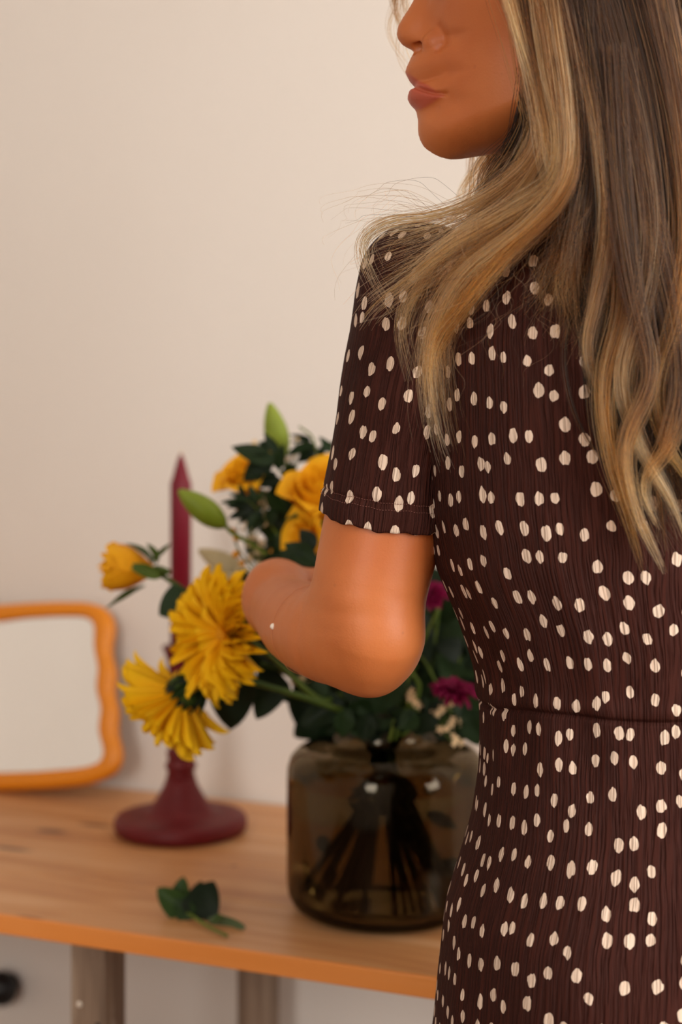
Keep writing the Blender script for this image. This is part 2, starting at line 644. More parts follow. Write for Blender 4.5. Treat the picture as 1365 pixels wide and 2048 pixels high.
inner_px = [(0, 1285), (60, 1277), (120, 1274), (165, 1274), (184, 1277), (195, 1287), (198, 1300), (195, 1318), (196, 1340), (202, 1362), (205, 1382), (201, 1400), (200, 1420), (206, 1440), (211, 1457), (208, 1475), (204, 1494), (207, 1512), (213, 1530), (217, 1545), (213, 1560), (199, 1569), (180, 1574), (150, 1578), (120, 1580), (80, 1583), (40, 1584), (0, 1585)]


def to_plane(pts):
    out = []
    for a, b in pts:
        w = px_on_plane(a, b, p0, nm) - p0
        out.append((w.dot(exv), w.dot(upv)))
    return out


def closed_loop(pts, n):
    """the photographed right half completed by its mirror image, resampled"""
    s0 = pts[0][0]
    full = pts[:] + [(2 * s0 - a, b) for a, b in pts[::-1][1:-1]]
    arr = np.array(full + [full[0]])
    d = np.concatenate([[0], np.cumsum(np.linalg.norm(np.diff(arr, axis=0), axis=1))])
    t = np.linspace(0, d[-1], n, endpoint=False)
    r = np.stack([np.interp(t, d, arr[:, k]) for k in (0, 1)], 1)
    for _ in range(3):
        r = 0.5 * r + 0.25 * (np.roll(r, 1, 0) + np.roll(r, -1, 0))
    return r


ol = closed_loop(to_plane(outer_px), 240)
il = closed_loop(to_plane(inner_px), 240)
low = ol[:, 1].min()
mroot = empty('wavy_mirror', p0)
tag(mroot, 'mirror with a wavy orange frame leaning on the wall', 'mirror')
shift = -low * math.cos(tilt) + 0.0006
TK = 0.016
rings = []
for f_, d_ in ((0.0, 0.0), (0.0, 0.55), (0.06, 0.8), (0.2, 0.96), (0.5, 1.0), (0.8, 0.96), (0.94, 0.8), (1.0, 0.55), (1.0, 0.0)):
    rr = ol * (1 - f_) + il * f_
    rings.append([p0 + exv * a + upv * b + nm * (d_ * TK) + Vector((0, 0, shift)) for a, b in rr])
vs = [p for r in rings for p in r]
fs = []
nr, nn = len(rings), 240
for j in range(nr):
    for i in range(nn):
        fs.append((j * nn + i, j * nn + (i + 1) % nn, ((j + 1) % nr) * nn + (i + 1) % nn, ((j + 1) % nr) * nn + i))
part('frame', vs, fs, MAT['orange'], mroot)
gl = [p0 + exv * a + upv * b + nm * 0.008 + Vector((0, 0, shift)) for a, b in il * 1.0]
gb = [p - nm * 0.006 for p in gl]
fs = [tuple(range(nn)), tuple(range(2 * nn - 1, nn - 1, -1))] + [(i, (i + 1) % nn, nn + (i + 1) % nn, nn + i) for i in range(nn)]
part('mirror_glass', gl + gb, fs, MAT['mirror'], mroot, smooth=False)

# ------------------------------------------------------------------ candlestick and candle
cs = P(362, 1664, 1.655)
cs.z = TZ
st = empty('candlestick', cs)
tag(st, 'burgundy turned wooden candlestick with a wide round foot', 'candlestick')
k = 1.655 / F                                       # metres per pixel there
prof = [(0.0001, 0), (0.066, 0), (0.0735, 0.002), (0.0755, 0.006), (0.0758, 0.013), (0.0735, 0.0175), (0.0690, 0.0190), (0.055, 0.0200), (0.043, 0.0212),
        (0.0375, 0.0240), (0.0335, 0.0290), (0.0285, 0.037), (0.0238, 0.045), (0.0195, 0.053), (0.0165, 0.062)]
v, f = lathe(prof + [(0.0001, 0.062)], 72, cs)
part('foot', v, f, MAT['stick'], st)
prof = [(0.0001, 0.061), (0.0165, 0.061), (0.0158, 0.066), (0.0152, 0.070), (0.0178, 0.073), (0.0178, 0.077), (0.0152, 0.080), (0.0148, 0.085), (0.0165, 0.088), (0.0165, 0.091),
        (0.0140, 0.094), (0.0132, 0.102), (0.0165, 0.108), (0.0168, 0.112), (0.0130, 0.117), (0.0105, 0.130), (0.0100, 0.148), (0.0115, 0.158), (0.0130, 0.164), (0.0130, 0.172)]
v, f = lathe(prof + [(0.0001, 0.172)], 56, cs)
part('stem', v, f, MAT['stick'], st)
v, f = lathe([(0.0001, 0.171), (0.0130, 0.171), (0.0140, 0.178), (0.0155, 0.194), (0.0195, 0.2065), (0.0214, 0.2085), (0.0214, 0.2115), (0.0130, 0.2115), (0.0128, 0.191), (0.0001, 0.191)], 56, cs)
part('candle_cup', v, f, MAT['stick'], st)
ctop = ZC - (907 - HY) * k
cd = empty('taper_candle', (cs.x, cs.y, TZ + 0.191))
tag(cd, 'tall burgundy taper candle with a pointed tip in the candlestick', 'candle')
zt = ctop - (TZ + 0.191)
v, f = lathe([(0.0001, 0), (0.0121, 0.0003), (0.0121, zt - 0.036), (0.0118, zt - 0.033), (0.0100, zt - 0.0285), (0.0045, zt - 0.008), (0.0016, zt - 0.001), (0.0001, zt)], 40, (cs.x, cs.y, TZ + 0.191))
part('wax_body', v, f, MAT['wax'], cd)
v, f = tube([(cs.x, cs.y, TZ + .191 + zt - .002), (cs.x + .0004, cs.y, TZ + .191 + zt + .002), (cs.x + .001, cs.y, TZ + .191 + zt + .004)], [0.0006, 0.0006, 0.0004], 5, 6)
part('wick', v, f, MAT['cream'], cd)

# ------------------------------------------------------------------ vase with water
vc = P(772, 1830, 1.38)
vc.z = TZ
VX, VY = vc.x, vc.y
vase = empty('glass_vase', (VX, VY, TZ))
tag(vase, 'wide smoked glass jar vase on the table', 'vase')
out = [(0.0001, 0.0), (0.070, 0.0), (0.080, 0.0015), (0.0885, 0.007), (0.0930, 0.016), (0.0942, 0.028), (0.0942, 0.122), (0.0936, 0.134), (0.0905, 0.1435), (0.084, 0.1505),
       (0.074, 0.1555), (0.062, 0.158), (0.0540, 0.160), (0.0512, 0.1635), (0.0505, 0.170), (0.0505, 0.182), (0.0515, 0.188), (0.0545, 0.1915)]
inn = [(0.0530, 0.1935), (0.0500, 0.1905), (0.0478, 0.185), (0.0475, 0.170), (0.0480, 0.162), (0.0515, 0.158), (0.061, 0.1548), (0.073, 0.1522), (0.082, 0.1475), (0.0872, 0.1415),
       (0.0902, 0.133), (0.0908, 0.122), (0.0908, 0.030), (0.0895, 0.020), (0.085, 0.0125), (0.077, 0.009), (0.0001, 0.0075)]
v, f = lathe(out + inn, 128, (VX, VY, TZ))
part('glass_body', v, f, MAT['glass'], vase)
wz = 0.128
wat = [(0.0001, 0.0079), (0.0766, 0.0094), (0.0846, 0.0129), (0.0891, 0.0203), (0.0904, 0.030), (0.0904, 0.122), (0.0899, wz), (0.0001, wz)]
v, f = lathe(wat, 96, (VX, VY, TZ))
wo = part('water', v, f, MAT['water'])
tag(wo, 'water filling the smoked glass vase', 'water')

#PLANTS
#WOMAN
# ------------------------------------------------------------------ flowers and foliage


def leaf_mesh(name, shape, curl, fold, mat, nu=7, nt=11, notch=0.0):
    vs, fs = [], []
    for j in range(nt):
        t = j / (nt - 1)
        if shape == 'spoon':
            t = 1 - (1 - t) ** 1.9
        if shape == 'ovate':
            w = 0.5 * (math.sin(math.pi * t ** 0.8) ** 0.8)
        elif shape == 'heart':
            w = 0.5 * min(1, (t * 5.5) ** 0.6) * (1 - t ** 2.4) ** 0.75
        elif shape == 'spoon':
            w = 0.5 * (0.25 + 0.75 * min(1, t * 1.6)) * (1 - t ** 9) ** 0.5
        else:
            w = 0.5 * math.sin(math.pi * min(1, t * 0.97 + 0.03)) ** 0.6
        w = max(w, 0.012)
        for i in range(nu):
            a = -1 + 2 * i / (nu - 1)
            x = a * w
            y = t - notch * (1 - abs(a)) * (1 if j == nt - 1 else 0)
            z = -curl * t * t + fold * abs(x) + 0.012 * math.sin(9 * t + 3 * a)
            vs.append((x, y, z))
    for j in range(nt - 1):
        for i in range(nu - 1):
            a = j * nu + i
            fs.append((a, a + 1, a + nu + 1, a + nu))
    me = new_mesh(name, vs, fs)
    me.materials.append(mat)
    return me


LM = {
    'ov': [leaf_mesh('leaf', 'ovate', c, f, MAT['leaf']) for c, f in ((0.12, 0.25), (0.25, 0.1), (-0.1, 0.35))],
    'ht': [leaf_mesh('leaf', 'heart', c, f, MAT['leaf']) for c, f in ((0.1, 0.2), (0.22, 0.1))],
    'ov2': [leaf_mesh('leaf', 'ovate', c, f, MAT['leaf2']) for c, f in ((0.15, 0.25), (-0.12, 0.3))],
    'dz': [leaf_mesh('leaf', 'heart', c, f, MAT['leaf3']) for c, f in ((0.2, 0.3), (-0.25, 0.25))],
    'tg': [leaf_mesh('leaf', 'heart', c, f, MAT['leaf4']) for c, f in ((0.15, 0.2), (0.05, 0.3))],
    'pt': [leaf_mesh('petal', 'spoon', c, f, MAT['yellow'], 5, 10, n) for c, f, n in ((0.10, 0.5, .03), (0.2, 0.3, .05), (0.02, 0.6, .02), (-0.12, 0.3, .04))],
    'mg': [leaf_mesh('petal', 'spoon', c, f, MAT['magenta'], 4, 6) for c, f in ((0.15, 0.4), (0.4, 0.3))],
    'sp': [leaf_mesh('sepal', 'narrow', c, 0.3, MAT['leaf2'], 3, 9) for c in (0.5, -0.6)],
}


def lf(kind, root, base, tip, width, normal=None, name=None):
    me = random.choice(LM[kind])
    base, tip = Vector(base), Vector(tip)
    d = tip - base
    if normal is None:
        normal = Vector((random.uniform(-.5, .3), -1, random.uniform(0, .7)))
    L = d.length
    return place(name or me.name.split('.')[0], me, frame(base, d, normal, width, L, L), root)


def stem_thing(name, label, cat, pts, r=0.0022, group=None, in_vase=True, mat='stem', seg=7, n=26, spread=0.05, ang=None):
    """an Empty at the foot of the stem in the vase, with the stem as its first part"""
    pts = [Vector(p) for p in pts]
    if in_vase:
        h = pts[-1]
        a = ang if ang is not None else math.atan2(-(h.y - VY), -(h.x - VX)) + random.uniform(-.7, .7)
        foot = Vector((VX + spread * math.cos(a), VY + spread * math.sin(a), TZ + 0.014))
        b = a + math.pi + random.uniform(-.4, .4)
        rr = random.uniform(0.012, 0.034)
        neck = Vector((VX + rr * math.cos(b), VY + rr * math.sin(b), TZ + 0.188))
        pts = [foot, neck] + pts
    root = empty(name, pts[0])
    tag(root, label, cat, group)
    v, f = tube(pts, [r * 1.15, r, r * 0.85], n, seg)
    part('stem', v, f, MAT[mat], root)
    return root


def basis(n):
    n = Vector(n).normalized()
    a = n.cross(Vector((0, 0, 1)))
    if a.length < 1e-3:
        a = Vector((1, 0, 0))
    a.normalize()
    return n, a, n.cross(a)


def daisy(root, c, nrm, R, rings, core=0.25, kind='pt', wf=0.16):
    n, a, b = basis(nrm)
    c = Vector(c)
    for cnt, rad, alpha, r0, zoff in rings:
        for i in range(cnt):
            ph = 2 * math.pi * (i + random.uniform(-.25, .25)) / cnt + cnt
            al = alpha + random.uniform(-.09, .09)
            e = a * math.cos(ph) + b * math.sin(ph)
            e2 = (e + (a * random.uniform(-.06, .06) + b * random.uniform(-.06, .06))).normalized()
            d = e2 * math.cos(al) + n * math.sin(al)
            L = R * rad * random.uniform(.88, 1.06)
            base = c + e * r0 * R + n * zoff * R
            lf(kind, root, base, base + d * L, R * wf * random.uniform(.85, 1.15), n * math.cos(al) - e * math.sin(al) + a * random.uniform(-.2, .2), 'petal')
    # centre of small florets: one joined part
    bm = bmesh.new()
    m = 70
    for i in range(m):
        r = core * R * math.sqrt((i + .5) / m)
        ph = i * 2.39996
        p = c + (a * math.cos(ph) + b * math.sin(ph)) * r + n * (0.05 + 0.10 * (1 - (r / core / R) ** 2)) * R
        mm_ = Matrix.Translation(p) @ Matrix.Diagonal((0.035 * R,) * 3 + (1,))
        bmesh.ops.create_icosphere(bm, subdivisions=1, radius=1, matrix=mm_)
    bm.verts.index_update()
    o = part('floret_centre', [v.co.copy() for v in bm.verts], [tuple(v.index for v in f_.verts) for f_ in bm.faces], MAT['core' if kind == 'pt' else 'magenta'], root)
    bm.free()
    tag(o, kind='stuff')


def calyx(root, c, nrm, R, cnt=14, mat='ov2'):
    """green cup of bracts behind a flower head"""
    n, a, b = basis(nrm)
    c = Vector(c)
    vs, fs = lathe([(0.0001, -0.34 * R), (0.06 * R, -0.33 * R), (0.12 * R, -0.24 * R), (0.25 * R, -0.10 * R), (0.27 * R, 0.0), (0.0001, 0.02 * R)], 24)
    M = Matrix(((a.x, b.x, n.x, c.x), (a.y, b.y, n.y, c.y), (a.z, b.z, n.z, c.z), (0, 0, 0, 1)))
    cup = part('calyx', [M @ Vector(p) for p in vs], fs, MAT['leaf2'], root)
    for i in range(cnt):
        ph = 2 * math.pi * i / cnt
        e = a * math.cos(ph) + b * math.sin(ph)
        base = c + e * 0.14 * R - n * 0.24 * R
        tip = c + e * 0.36 * R + n * 0.07 * R
        lf(mat, cup, base, tip, R * 0.13, e, 'bract')


def rose_petal(name, flare, seed):
    r_ = random.Random(seed)
    nu, nt = 11, 12
    vs, fs = [], []
    for j in range(nt):
        h = j / (nt - 1)
        wf = (math.sin(math.pi * (0.12 + 0.80 * h)) ** 0.55)
        for i in range(nu):
            a = -1 + 2 * i / (nu - 1)
            ang = a * math.radians(62) * wf
            r = 0.16 + 0.84 * math.sin(min(1, h * 1.35) * math.pi / 2)
            if h > 0.7:
                r += flare * ((h - 0.7) / 0.3) ** 2 * (1 + 0.4 * a * a)
            r += 0.03 * math.sin(5 * a + seed) * h
            y = h * (1 - 0.16 * a * a * h) - (0.10 * flare) * max(0, h - .8) / .2
            vs.append((r * math.sin(ang), y, r * math.cos(ang)))
    for j in range(nt - 1):
        for i in range(nu - 1):
            k_ = j * nu + i
            fs.append((k_, k_ + 1, k_ + nu + 1, k_ + nu))
    me = new_mesh(name, vs, fs)
    me.materials.append(MAT['rose'])
    return me


RP = [rose_petal('petal', 0.0, 1), rose_petal('petal', 0.12, 2), rose_petal('petal', 0.34, 3), rose_petal('petal', 0.6, 4)]


def rose(root, base, nrm, R, H, open_=1.0, sepals=True):
    n, a, b = basis(nrm)
    base = Vector(base)
    spec = [(0.25, 1.0, 0, 3), (0.45, 1.0, 0, 4), (0.66, 0.98, 0, 4), (0.86, 0.93, 0, 4), (1.0, 0.90, 1, 4)] if open_ < .2 else [(0.22, 1.0, 0, 3), (0.42, 1.0, 0, 4), (0.62, 0.98, 1, 5), (0.82, 0.95, 2 if open_ > .5 else 1, 5), (1.0, 0.88, 3 if open_ > .5 else 2, 5)]
    ph = random.uniform(0, 6)
    for s, h, k_, cnt in spec:
        for i in range(cnt):
            ph += 2 * math.pi / cnt + random.uniform(-.15, .15)
            y = (n + a * random.uniform(-.07, .07) + b * random.uniform(-.07, .07)).normalized()
            z = (a * math.cos(ph) + b * math.sin(ph))
            rs = R * s * random.uniform(.93, 1.05)
            place('petal', RP[k_], frame(base, y, z, rs, H * h * random.uniform(.94, 1.04), rs), root)
        ph += 0.6
    vs, fs = lathe([(0.0001, -0.30 * H), (0.10 * R, -0.29 * H), (0.20 * R, -0.16 * H), (0.24 * R, -0.04 * H), (0.16 * R, 0.06 * H), (0.0001, 0.1 * H)], 18)
    M = Matrix(((a.x, b.x, n.x, base.x), (a.y, b.y, n.y, base.y), (a.z, b.z, n.z, base.z), (0, 0, 0, 1)))
    part('hip', [M @ Vector(p) for p in vs], fs, MAT['leaf2'], root)
    if sepals:
        for i in range(5):
            q = 2 * math.pi * i / 5 + 0.5
            e = a * math.cos(q) + b * math.sin(q)
            bb = base + e * 0.2 * R
            lf('sp', root, bb, bb + (e * 1.0 + n * random.uniform(.1, .9)) * R * 0.95, R * 0.22, n, 'sepal')


def bud(root, base, tip, r, mat='bud', name='bud'):
    base, tip = Vector(base), Vector(tip)
    d = (tip - base)
    n, a, b = basis(d)
    L = d.length
    vs, fs = [], []
    m, sg = 16, 24
    for j in range(m):
        t = j / (m - 1)
        rr = r * (math.sin(math.pi * (0.04 + 0.93 * t ** 0.85)) ** 0.75)
        for k_ in range(sg):
            q = 2 * math.pi * k_ / sg
            r2 = rr * (1 - 0.07 * abs(math.cos(1.5 * q)) ** 6)
            p = base + n * (L * t) + (a * math.cos(q) + b * math.sin(q)) * r2
            vs.append(p)
    for j in range(m - 1):
        for k_ in range(sg):
            fs.append((j * sg + k_, j * sg + (k_ + 1) % sg, (j + 1) * sg + (k_ + 1) % sg, (j + 1) * sg + k_))
    fs.append(tuple(range(sg - 1, -1, -1)))
    fs.append(tuple((m - 1) * sg + k_ for k_ in range(sg)))
    return part(name, vs, fs, MAT[mat], root)


# --- the two yellow gerberas
Y1 = 1.265
g1c = P(455, 1268, Y1)
n1 = Vector((-0.74, -0.66, 0.08))
g = stem_thing('gerbera', 'large yellow gerbera in side view in front of the burgundy candle', 'flower',
               [P(640, 1400, 1.33), P(560, 1330, 1.31), g1c - n1.normalized() * 0.018], 0.0026, 'yellow gerberas')
daisy(g, g1c, n1, 0.0580, [(34, 1.0, 0.20, .10, 0.0), (32, 0.96, 0.27, .10, .03), (28, 0.88, 0.34, .09, .05), (22, 0.66, 0.42, .08, .07), (16, .42, .5, .07, .08)], 0.15, wf=0.15)
for xa, ya, xb, yb_ in ((466, 1335, 458, 1408), (474, 1330, 468, 1398), (450, 1345, 428, 1402)):
    lf('pt', g, P(xa, ya, Y1), P(xb, yb_, Y1), 0.008, (0, -1, .1), 'petal')
calyx(g, g1c, n1, 0.060)
lf('pt', g, P(488, 1215, Y1), P(513, 1172, Y1), 0.008, (0, -1, .2), 'petal')
g2c = P(368, 1386, 1.27)
n2 = Vector((-0.66, 0.22, -0.68))
g = stem_thing('gerbera', 'smaller yellow gerbera hanging low with its green calyx showing', 'flower',
               [P(700, 1425, 1.345), P(600, 1392, 1.315), P(470, 1356, 1.275), P(415, 1360, 1.268), g2c - n2.normalized() * 0.012], 0.0029, 'yellow gerberas')
daisy(g, g2c, n2, 0.0545, [(28, 1.0, 0.42, .10, 0.0), (26, 0.95, 0.60, .10, .03), (20, 0.8, 0.85, .08, .06)], 0.2, wf=0.16)
calyx(g, g2c, n2, 0.062, 16, 'ov')

# --- the yellow roses
Y3 = 1.36
rb = P(309, 1141, Y3)
g = stem_thing('rose', 'yellow rose bud facing left beside the candle', 'flower', [P(660, 1400, 1.37), P(470, 1275, 1.365), P(380, 1190, Y3), P(335, 1158, Y3), rb], 0.0026, 'yellow roses')
rose(g, rb, (-0.97, -0.12, 0.10), 0.0225, 0.051, 0.1, sepals=False)
lf('sp', g, P(298, 1125, Y3 + .01), P(330, 1075, Y3 + .01), 0.006, (0.6, -.5, .4), 'sepal')
lf('ov2', g, P(322, 1156, Y3 - .02), P(255, 1127, Y3 - .024), 0.0125, (0.1, -1, .3))
lf('sp', g, P(306, 1130, Y3 - .01), P(268, 1072, Y3 - .01), 0.006, (0.6, -.5, .4), 'sepal')
lf('sp', g, P(312, 1128, Y3 - .01), P(312, 1092, Y3 - .02), 0.010, (0.6, -.5, .4), 'sepal')
lf('sp', g, P(290, 1170, Y3 - .01), P(212, 1172, Y3 - .01), 0.006, (0.2, -.4, -1), 'sepal')
lf('ht', g, P(378, 1190, Y3 - .02), P(318, 1225, Y3 - .03), 0.034, (0.1, -1, .5))
lf('ht', g, P(372, 1195, Y3 - .015), P(346, 1253, Y3 - .02), 0.030, (-.3, -1, .3))
g = stem_thing('rose', 'large open yellow rose beside the sleeve hem', 'flower', [P(690, 1200, 1.37), P(665, 1060, 1.36)], 0.0026, 'yellow roses')
rose(g, P(656, 1030, 1.35), (-0.20, -0.50, 0.75), 0.0290, 0.048, 0.4)
g = stem_thing('rose', 'small half-hidden yellow rose at the left of the bouquet behind dark leaves', 'flower', [P(640, 1200, 1.41), P(540, 1020, 1.415)], 0.0022, 'yellow roses')
rose(g, P(512, 985, 1.415), (-0.45, -0.45, 0.75), 0.0215, 0.038, 0.8)
g = stem_thing('rose', 'yellow rose low in the bouquet under the open rose', 'flower', [P(690, 1220, 1.35), P(660, 1110, 1.345)], 0.0022, 'yellow roses')
rose(g, P(648, 1082, 1.345), (-0.75, -0.45, 0.15), 0.020, 0.032, 0.9)

# --- lily buds
for lab, pts, b0, t0, r0, mt in (
        ('upright green lily bud at the top of the bouquet', [P(640, 1160, 1.42), P(600, 1000, 1.42)], P(566, 920, 1.42), P(540, 806, 1.41), 0.0122, 'bud'),
        ('slanting green lily bud in front of the candle', [P(640, 1200, 1.37), P(520, 1100, 1.36), P(468, 1068, 1.355)], P(452, 1053, 1.35), P(358, 981, 1.34), 0.0122, 'bud'),
        ('pale pinkish lily bud between the rose bud and the bouquet', [P(660, 1260, 1.43), P(540, 1180, 1.44)], P(494, 1152, 1.44), P(398, 1100, 1.45), 0.0115, 'palebud')):
    g = stem_thing('lily_bud', lab, 'flower', pts + [b0], 0.0024, 'lily buds')
    bud(g, b0, t0, r0, mt)
    if mt == 'palebud':
        bud(g, P(490, 1158, 1.435), P(402, 1148, 1.45), 0.0095, 'palebud')
    if mt == 'bud' and t0.z > 1.2:
        lf('ov2', g, P(590, 985, 1.415), P(575, 915, 1.40), 0.010, (0, -1, 0.2))

# --- leafy sprays


def spray(label, px_pts, n, L, W, kind='ov', r=0.0014, name='leafy_spray', start=0.35, group='green leafy sprays', tuft=True, droop=0.0):
    pts = [P(*p) for p in px_pts]
    g = stem_thing(name, label, 'foliage', pts, r, group, n=30)
    c = catmull([tuple(p) for p in pts], 40)
    for i in range(n):
        t = start * 0 + i / max(1, n - 1)
        k_ = min(39, int(t * 39))
        p = Vector(c[k_])
        d = Vector(c[min(39, k_ + 1)] - c[max(0, k_ - 1)]).normalized()
        side = d.cross(Vector((0, -1, 0.1))).normalized() * (1 if i % 2 else -1)
        dd = (d * random.uniform(.4, .9) + side * random.uniform(.6, 1.0) + Vector((0, random.uniform(-.5, .3), random.uniform(-.1, .2) - droop))).normalized()
        if i == n - 1 and tuft:
            dd = d
        l_ = L * random.uniform(.8, 1.15)
        lf(kind, g, p, p + dd * l_, W * random.uniform(.85, 1.15))
    return g


def px_leaves(g, lst, Y, kind='ov'):
    for bx, by, tx, ty, w in lst:
        y = Y + random.uniform(-.012, .012)
        lf(kind, g, P(bx, by, y), P(tx, ty, y + random.uniform(-.012, .012)), w * Y / F, Vector((random.uniform(-.25, .25), -1, random.uniform(0.1, .5))))


g = stem_thing('leafy_spray', 'dark pointed leaves below the upright lily bud at the top left of the bouquet', 'foliage', [P(650, 1180, 1.385), P(590, 1010, 1.39), P(545, 905, 1.39)], 0.0016, 'green leafy sprays')
px_leaves(g, [(550, 925, 468, 888, 40), (548, 918, 484, 960, 46), (560, 915, 530, 866, 20), (540, 935, 498, 915, 44), (553, 945, 522, 975, 30), (556, 940, 565, 890, 26), (565, 960, 505, 968, 26),
              (570, 985, 530, 998, 40), (560, 960, 548, 1005, 26), (575, 965, 590, 925, 34), (580, 990, 612, 945, 30), (545, 900, 518, 885, 22)], 1.375)
g = stem_thing('leafy_spray', 'spray of small oval dark leaves at the left edge of the bouquet', 'foliage', [P(650, 1220, 1.37), P(570, 1090, 1.365), P(515, 1020, 1.36), P(478, 990, 1.355)], 0.0013, 'green leafy sprays')
px_leaves(g, [(500, 1006, 444, 1000, 17), (505, 1012, 452, 1012, 17), (510, 1015, 456, 1036, 20), (512, 1020, 476, 1046, 22), (515, 1024, 492, 1062, 20), (520, 1018, 512, 1052, 20), (500, 1000, 462, 985, 12),
              (512, 1004, 500, 970, 16), (490, 995, 478, 968, 12), (530, 1040, 505, 1062, 18), (540, 1050, 548, 1010, 24)], 1.355)
g = stem_thing('leafy_spray', 'fine feathery dark leaves at the top right of the bouquet', 'foliage', [P(680, 1180, 1.40), P(650, 1010, 1.40), P(635, 920, 1.40), P(625, 875, 1.40), P(598, 853, 1.40)], 0.0012, 'green leafy sprays')
px_leaves(g, [(622, 877, 580, 868, 9), (624, 880, 574, 880, 10), (630, 890, 572, 908, 22), (632, 900, 590, 925, 22), (636, 905, 604, 880, 18), (640, 915, 610, 950, 20), (640, 905, 668, 880, 20), (636, 895, 655, 935, 16),
              (665, 905, 643, 875, 17), (648, 930, 672, 950, 20), (645, 930, 625, 955, 18), (640, 925, 600, 905, 16), (650, 950, 680, 925, 20)], 1.395)
g = stem_thing('leafy_spray', 'dense dark leaves in the middle of the bouquet above the wrist', 'foliage', [P(690, 1260, 1.42), P(640, 1150, 1.42), P(590, 1050, 1.42)], 0.0016, 'green leafy sprays')
px_leaves(g, [(570, 1030, 530, 985, 30), (575, 1050, 535, 1030, 34), (565, 1075, 515, 1060, 30), (580, 1085, 545, 1125, 40), (560, 1110, 520, 1140, 30), (600, 1100, 550, 1075, 44), (590, 1010, 560, 970, 30)], 1.365)
px_leaves(g, [(640, 1160, 590, 1110, 44), (635, 1130, 570, 1090, 44), (630, 1100, 600, 1060, 36), (600, 1130, 560, 1100, 36), (640, 1185, 600, 1150, 44)], 1.30)
px_leaves(g, [(600, 1060, 520, 1050, 44), (600, 1080, 525, 1085, 50), (610, 1100, 530, 1110, 46), (590, 1040, 545, 1015, 40), (600, 1045, 580, 990, 40), (610, 1060, 610, 1010, 40), (615, 1090, 660, 1030, 46),
              (600, 1110, 560, 1150, 50), (620, 1120, 600, 1180, 50), (640, 1120, 560, 1100, 50), (640, 1140, 625, 1200, 50), (620, 1080, 560, 1070, 40), (650, 1100, 590, 1060, 50), (560, 1085, 525, 1060, 26),
              (650, 1130, 580, 1130, 52), (600, 1150, 540, 1170, 40), (590, 1120, 505, 1100, 24), (650, 1080, 600, 1110, 40)], 1.42)
g = stem_thing('leafy_spray', 'second layer of dark leaves behind the wrist in the bouquet', 'foliage', [P(700, 1290, 1.46), P(650, 1150, 1.47), P(600, 1080, 1.47)], 0.0016, 'green leafy sprays')
px_leaves(g, [(x + random.uniform(-20, 20), y + 25, x + random.uniform(-35, 35), y - 35, 42) for x in (530, 560, 590, 620, 650) for y in (1000, 1050, 1100, 1150)], 1.46)
g = stem_thing('rose_leaves', 'large dark heart-shaped leaves hanging below the big gerbera', 'foliage', [P(660, 1395, 1.36), P(560, 1340, 1.35), P(490, 1320, 1.34)], 0.0018, 'green leafy sprays')
px_leaves(g, [(470, 1325, 455, 1462, 112), (560, 1345, 514, 1438, 72), (520, 1330, 578, 1400, 46), (500, 1210, 480, 1330, 74), (510, 1270, 570, 1330, 60), (505, 1290, 475, 1370, 60), (540, 1300, 600, 1350, 40)], 1.345, 'ht')
g = stem_thing('rose_leaves', 'dark leaves over the left rim of the vase', 'foliage', [P(700, 1440, 1.36), P(665, 1405, 1.355)], 0.0018, 'green leafy sprays')
px_leaves(g, [(690, 1400, 597, 1450, 62), (660, 1385, 600, 1370, 40), (720, 1400, 650, 1470, 60), (700, 1420, 668, 1440, 40), (650, 1370, 590, 1390, 30)], 1.35, 'ht')
for k_, (lab, x0, y0, x1, y1, Yb) in enumerate((
        ('large dark leaves between the forearm and the dress', 850, 1440, 880, 1200, 1.40),
        ('broad leaves right of the elbow against the dress', 900, 1450, 930, 1250, 1.37),
        ('dark leaves under the elbow in front of the vase neck', 760, 1450, 740, 1360, 1.34),
        ('thick leaves behind the elbow in the middle of the bouquet', 800, 1440, 800, 1180, 1.44),
        ('leaves behind the upper arm in the centre of the bouquet', 720, 1400, 700, 1130, 1.45))):
    g = stem_thing('rose_leaves', lab, 'foliage', [P(x0, y0, Yb), P((x0 + x1) / 2, (y0 + y1) / 2, Yb), P(x1, y1, Yb)], 0.0018, 'green leafy sprays')
    lst = []
    for j in range(13):
        t = j / 12
        x, y = x0 + (x1 - x0) * t, y0 + (y1 - y0) * t
        s = 1 if j % 2 else -1
        lst.append((x, y + 20, x + s * random.uniform(35, 75), y + random.uniform(-60, 30), random.uniform(46, 66)))
    px_leaves(g, lst, Yb, 'ht' if k_ != 2 else 'ov')
g = stem_thing('rose_leaves', 'single broad green leaf beside the vase shoulder at the dress', 'foliage', [P(860, 1440, 1.35), P(905, 1400, 1.34)], 0.0016, 'green leafy sprays')
px_leaves(g, [(905, 1395, 935, 1478, 70), (900, 1400, 985, 1440, 60), (870, 1430, 890, 1478, 50), (930, 1420, 958, 1492, 60), (915, 1450, 975, 1470, 50)], 1.335, 'ht')
g = stem_thing('rose_leaves', 'curtain of dark leaves around the vase neck', 'foliage', [P(780, 1480, 1.33), P(790, 1440, 1.32)], 0.0016, 'green leafy sprays')
px_leaves(g, [(x, 1425 + random.uniform(-10, 15), x + random.uniform(-40, 40), 1470 + random.uniform(-25, 16), 44) for x in range(690, 930, 18)], 1.325, 'ov')
px_leaves(g, [(x, 1400 + random.uniform(-20, 15), x + random.uniform(-50, 50), 1350 + random.uniform(-25, 26), 54) for x in range(640, 960, 24)], 1.385, 'ov')

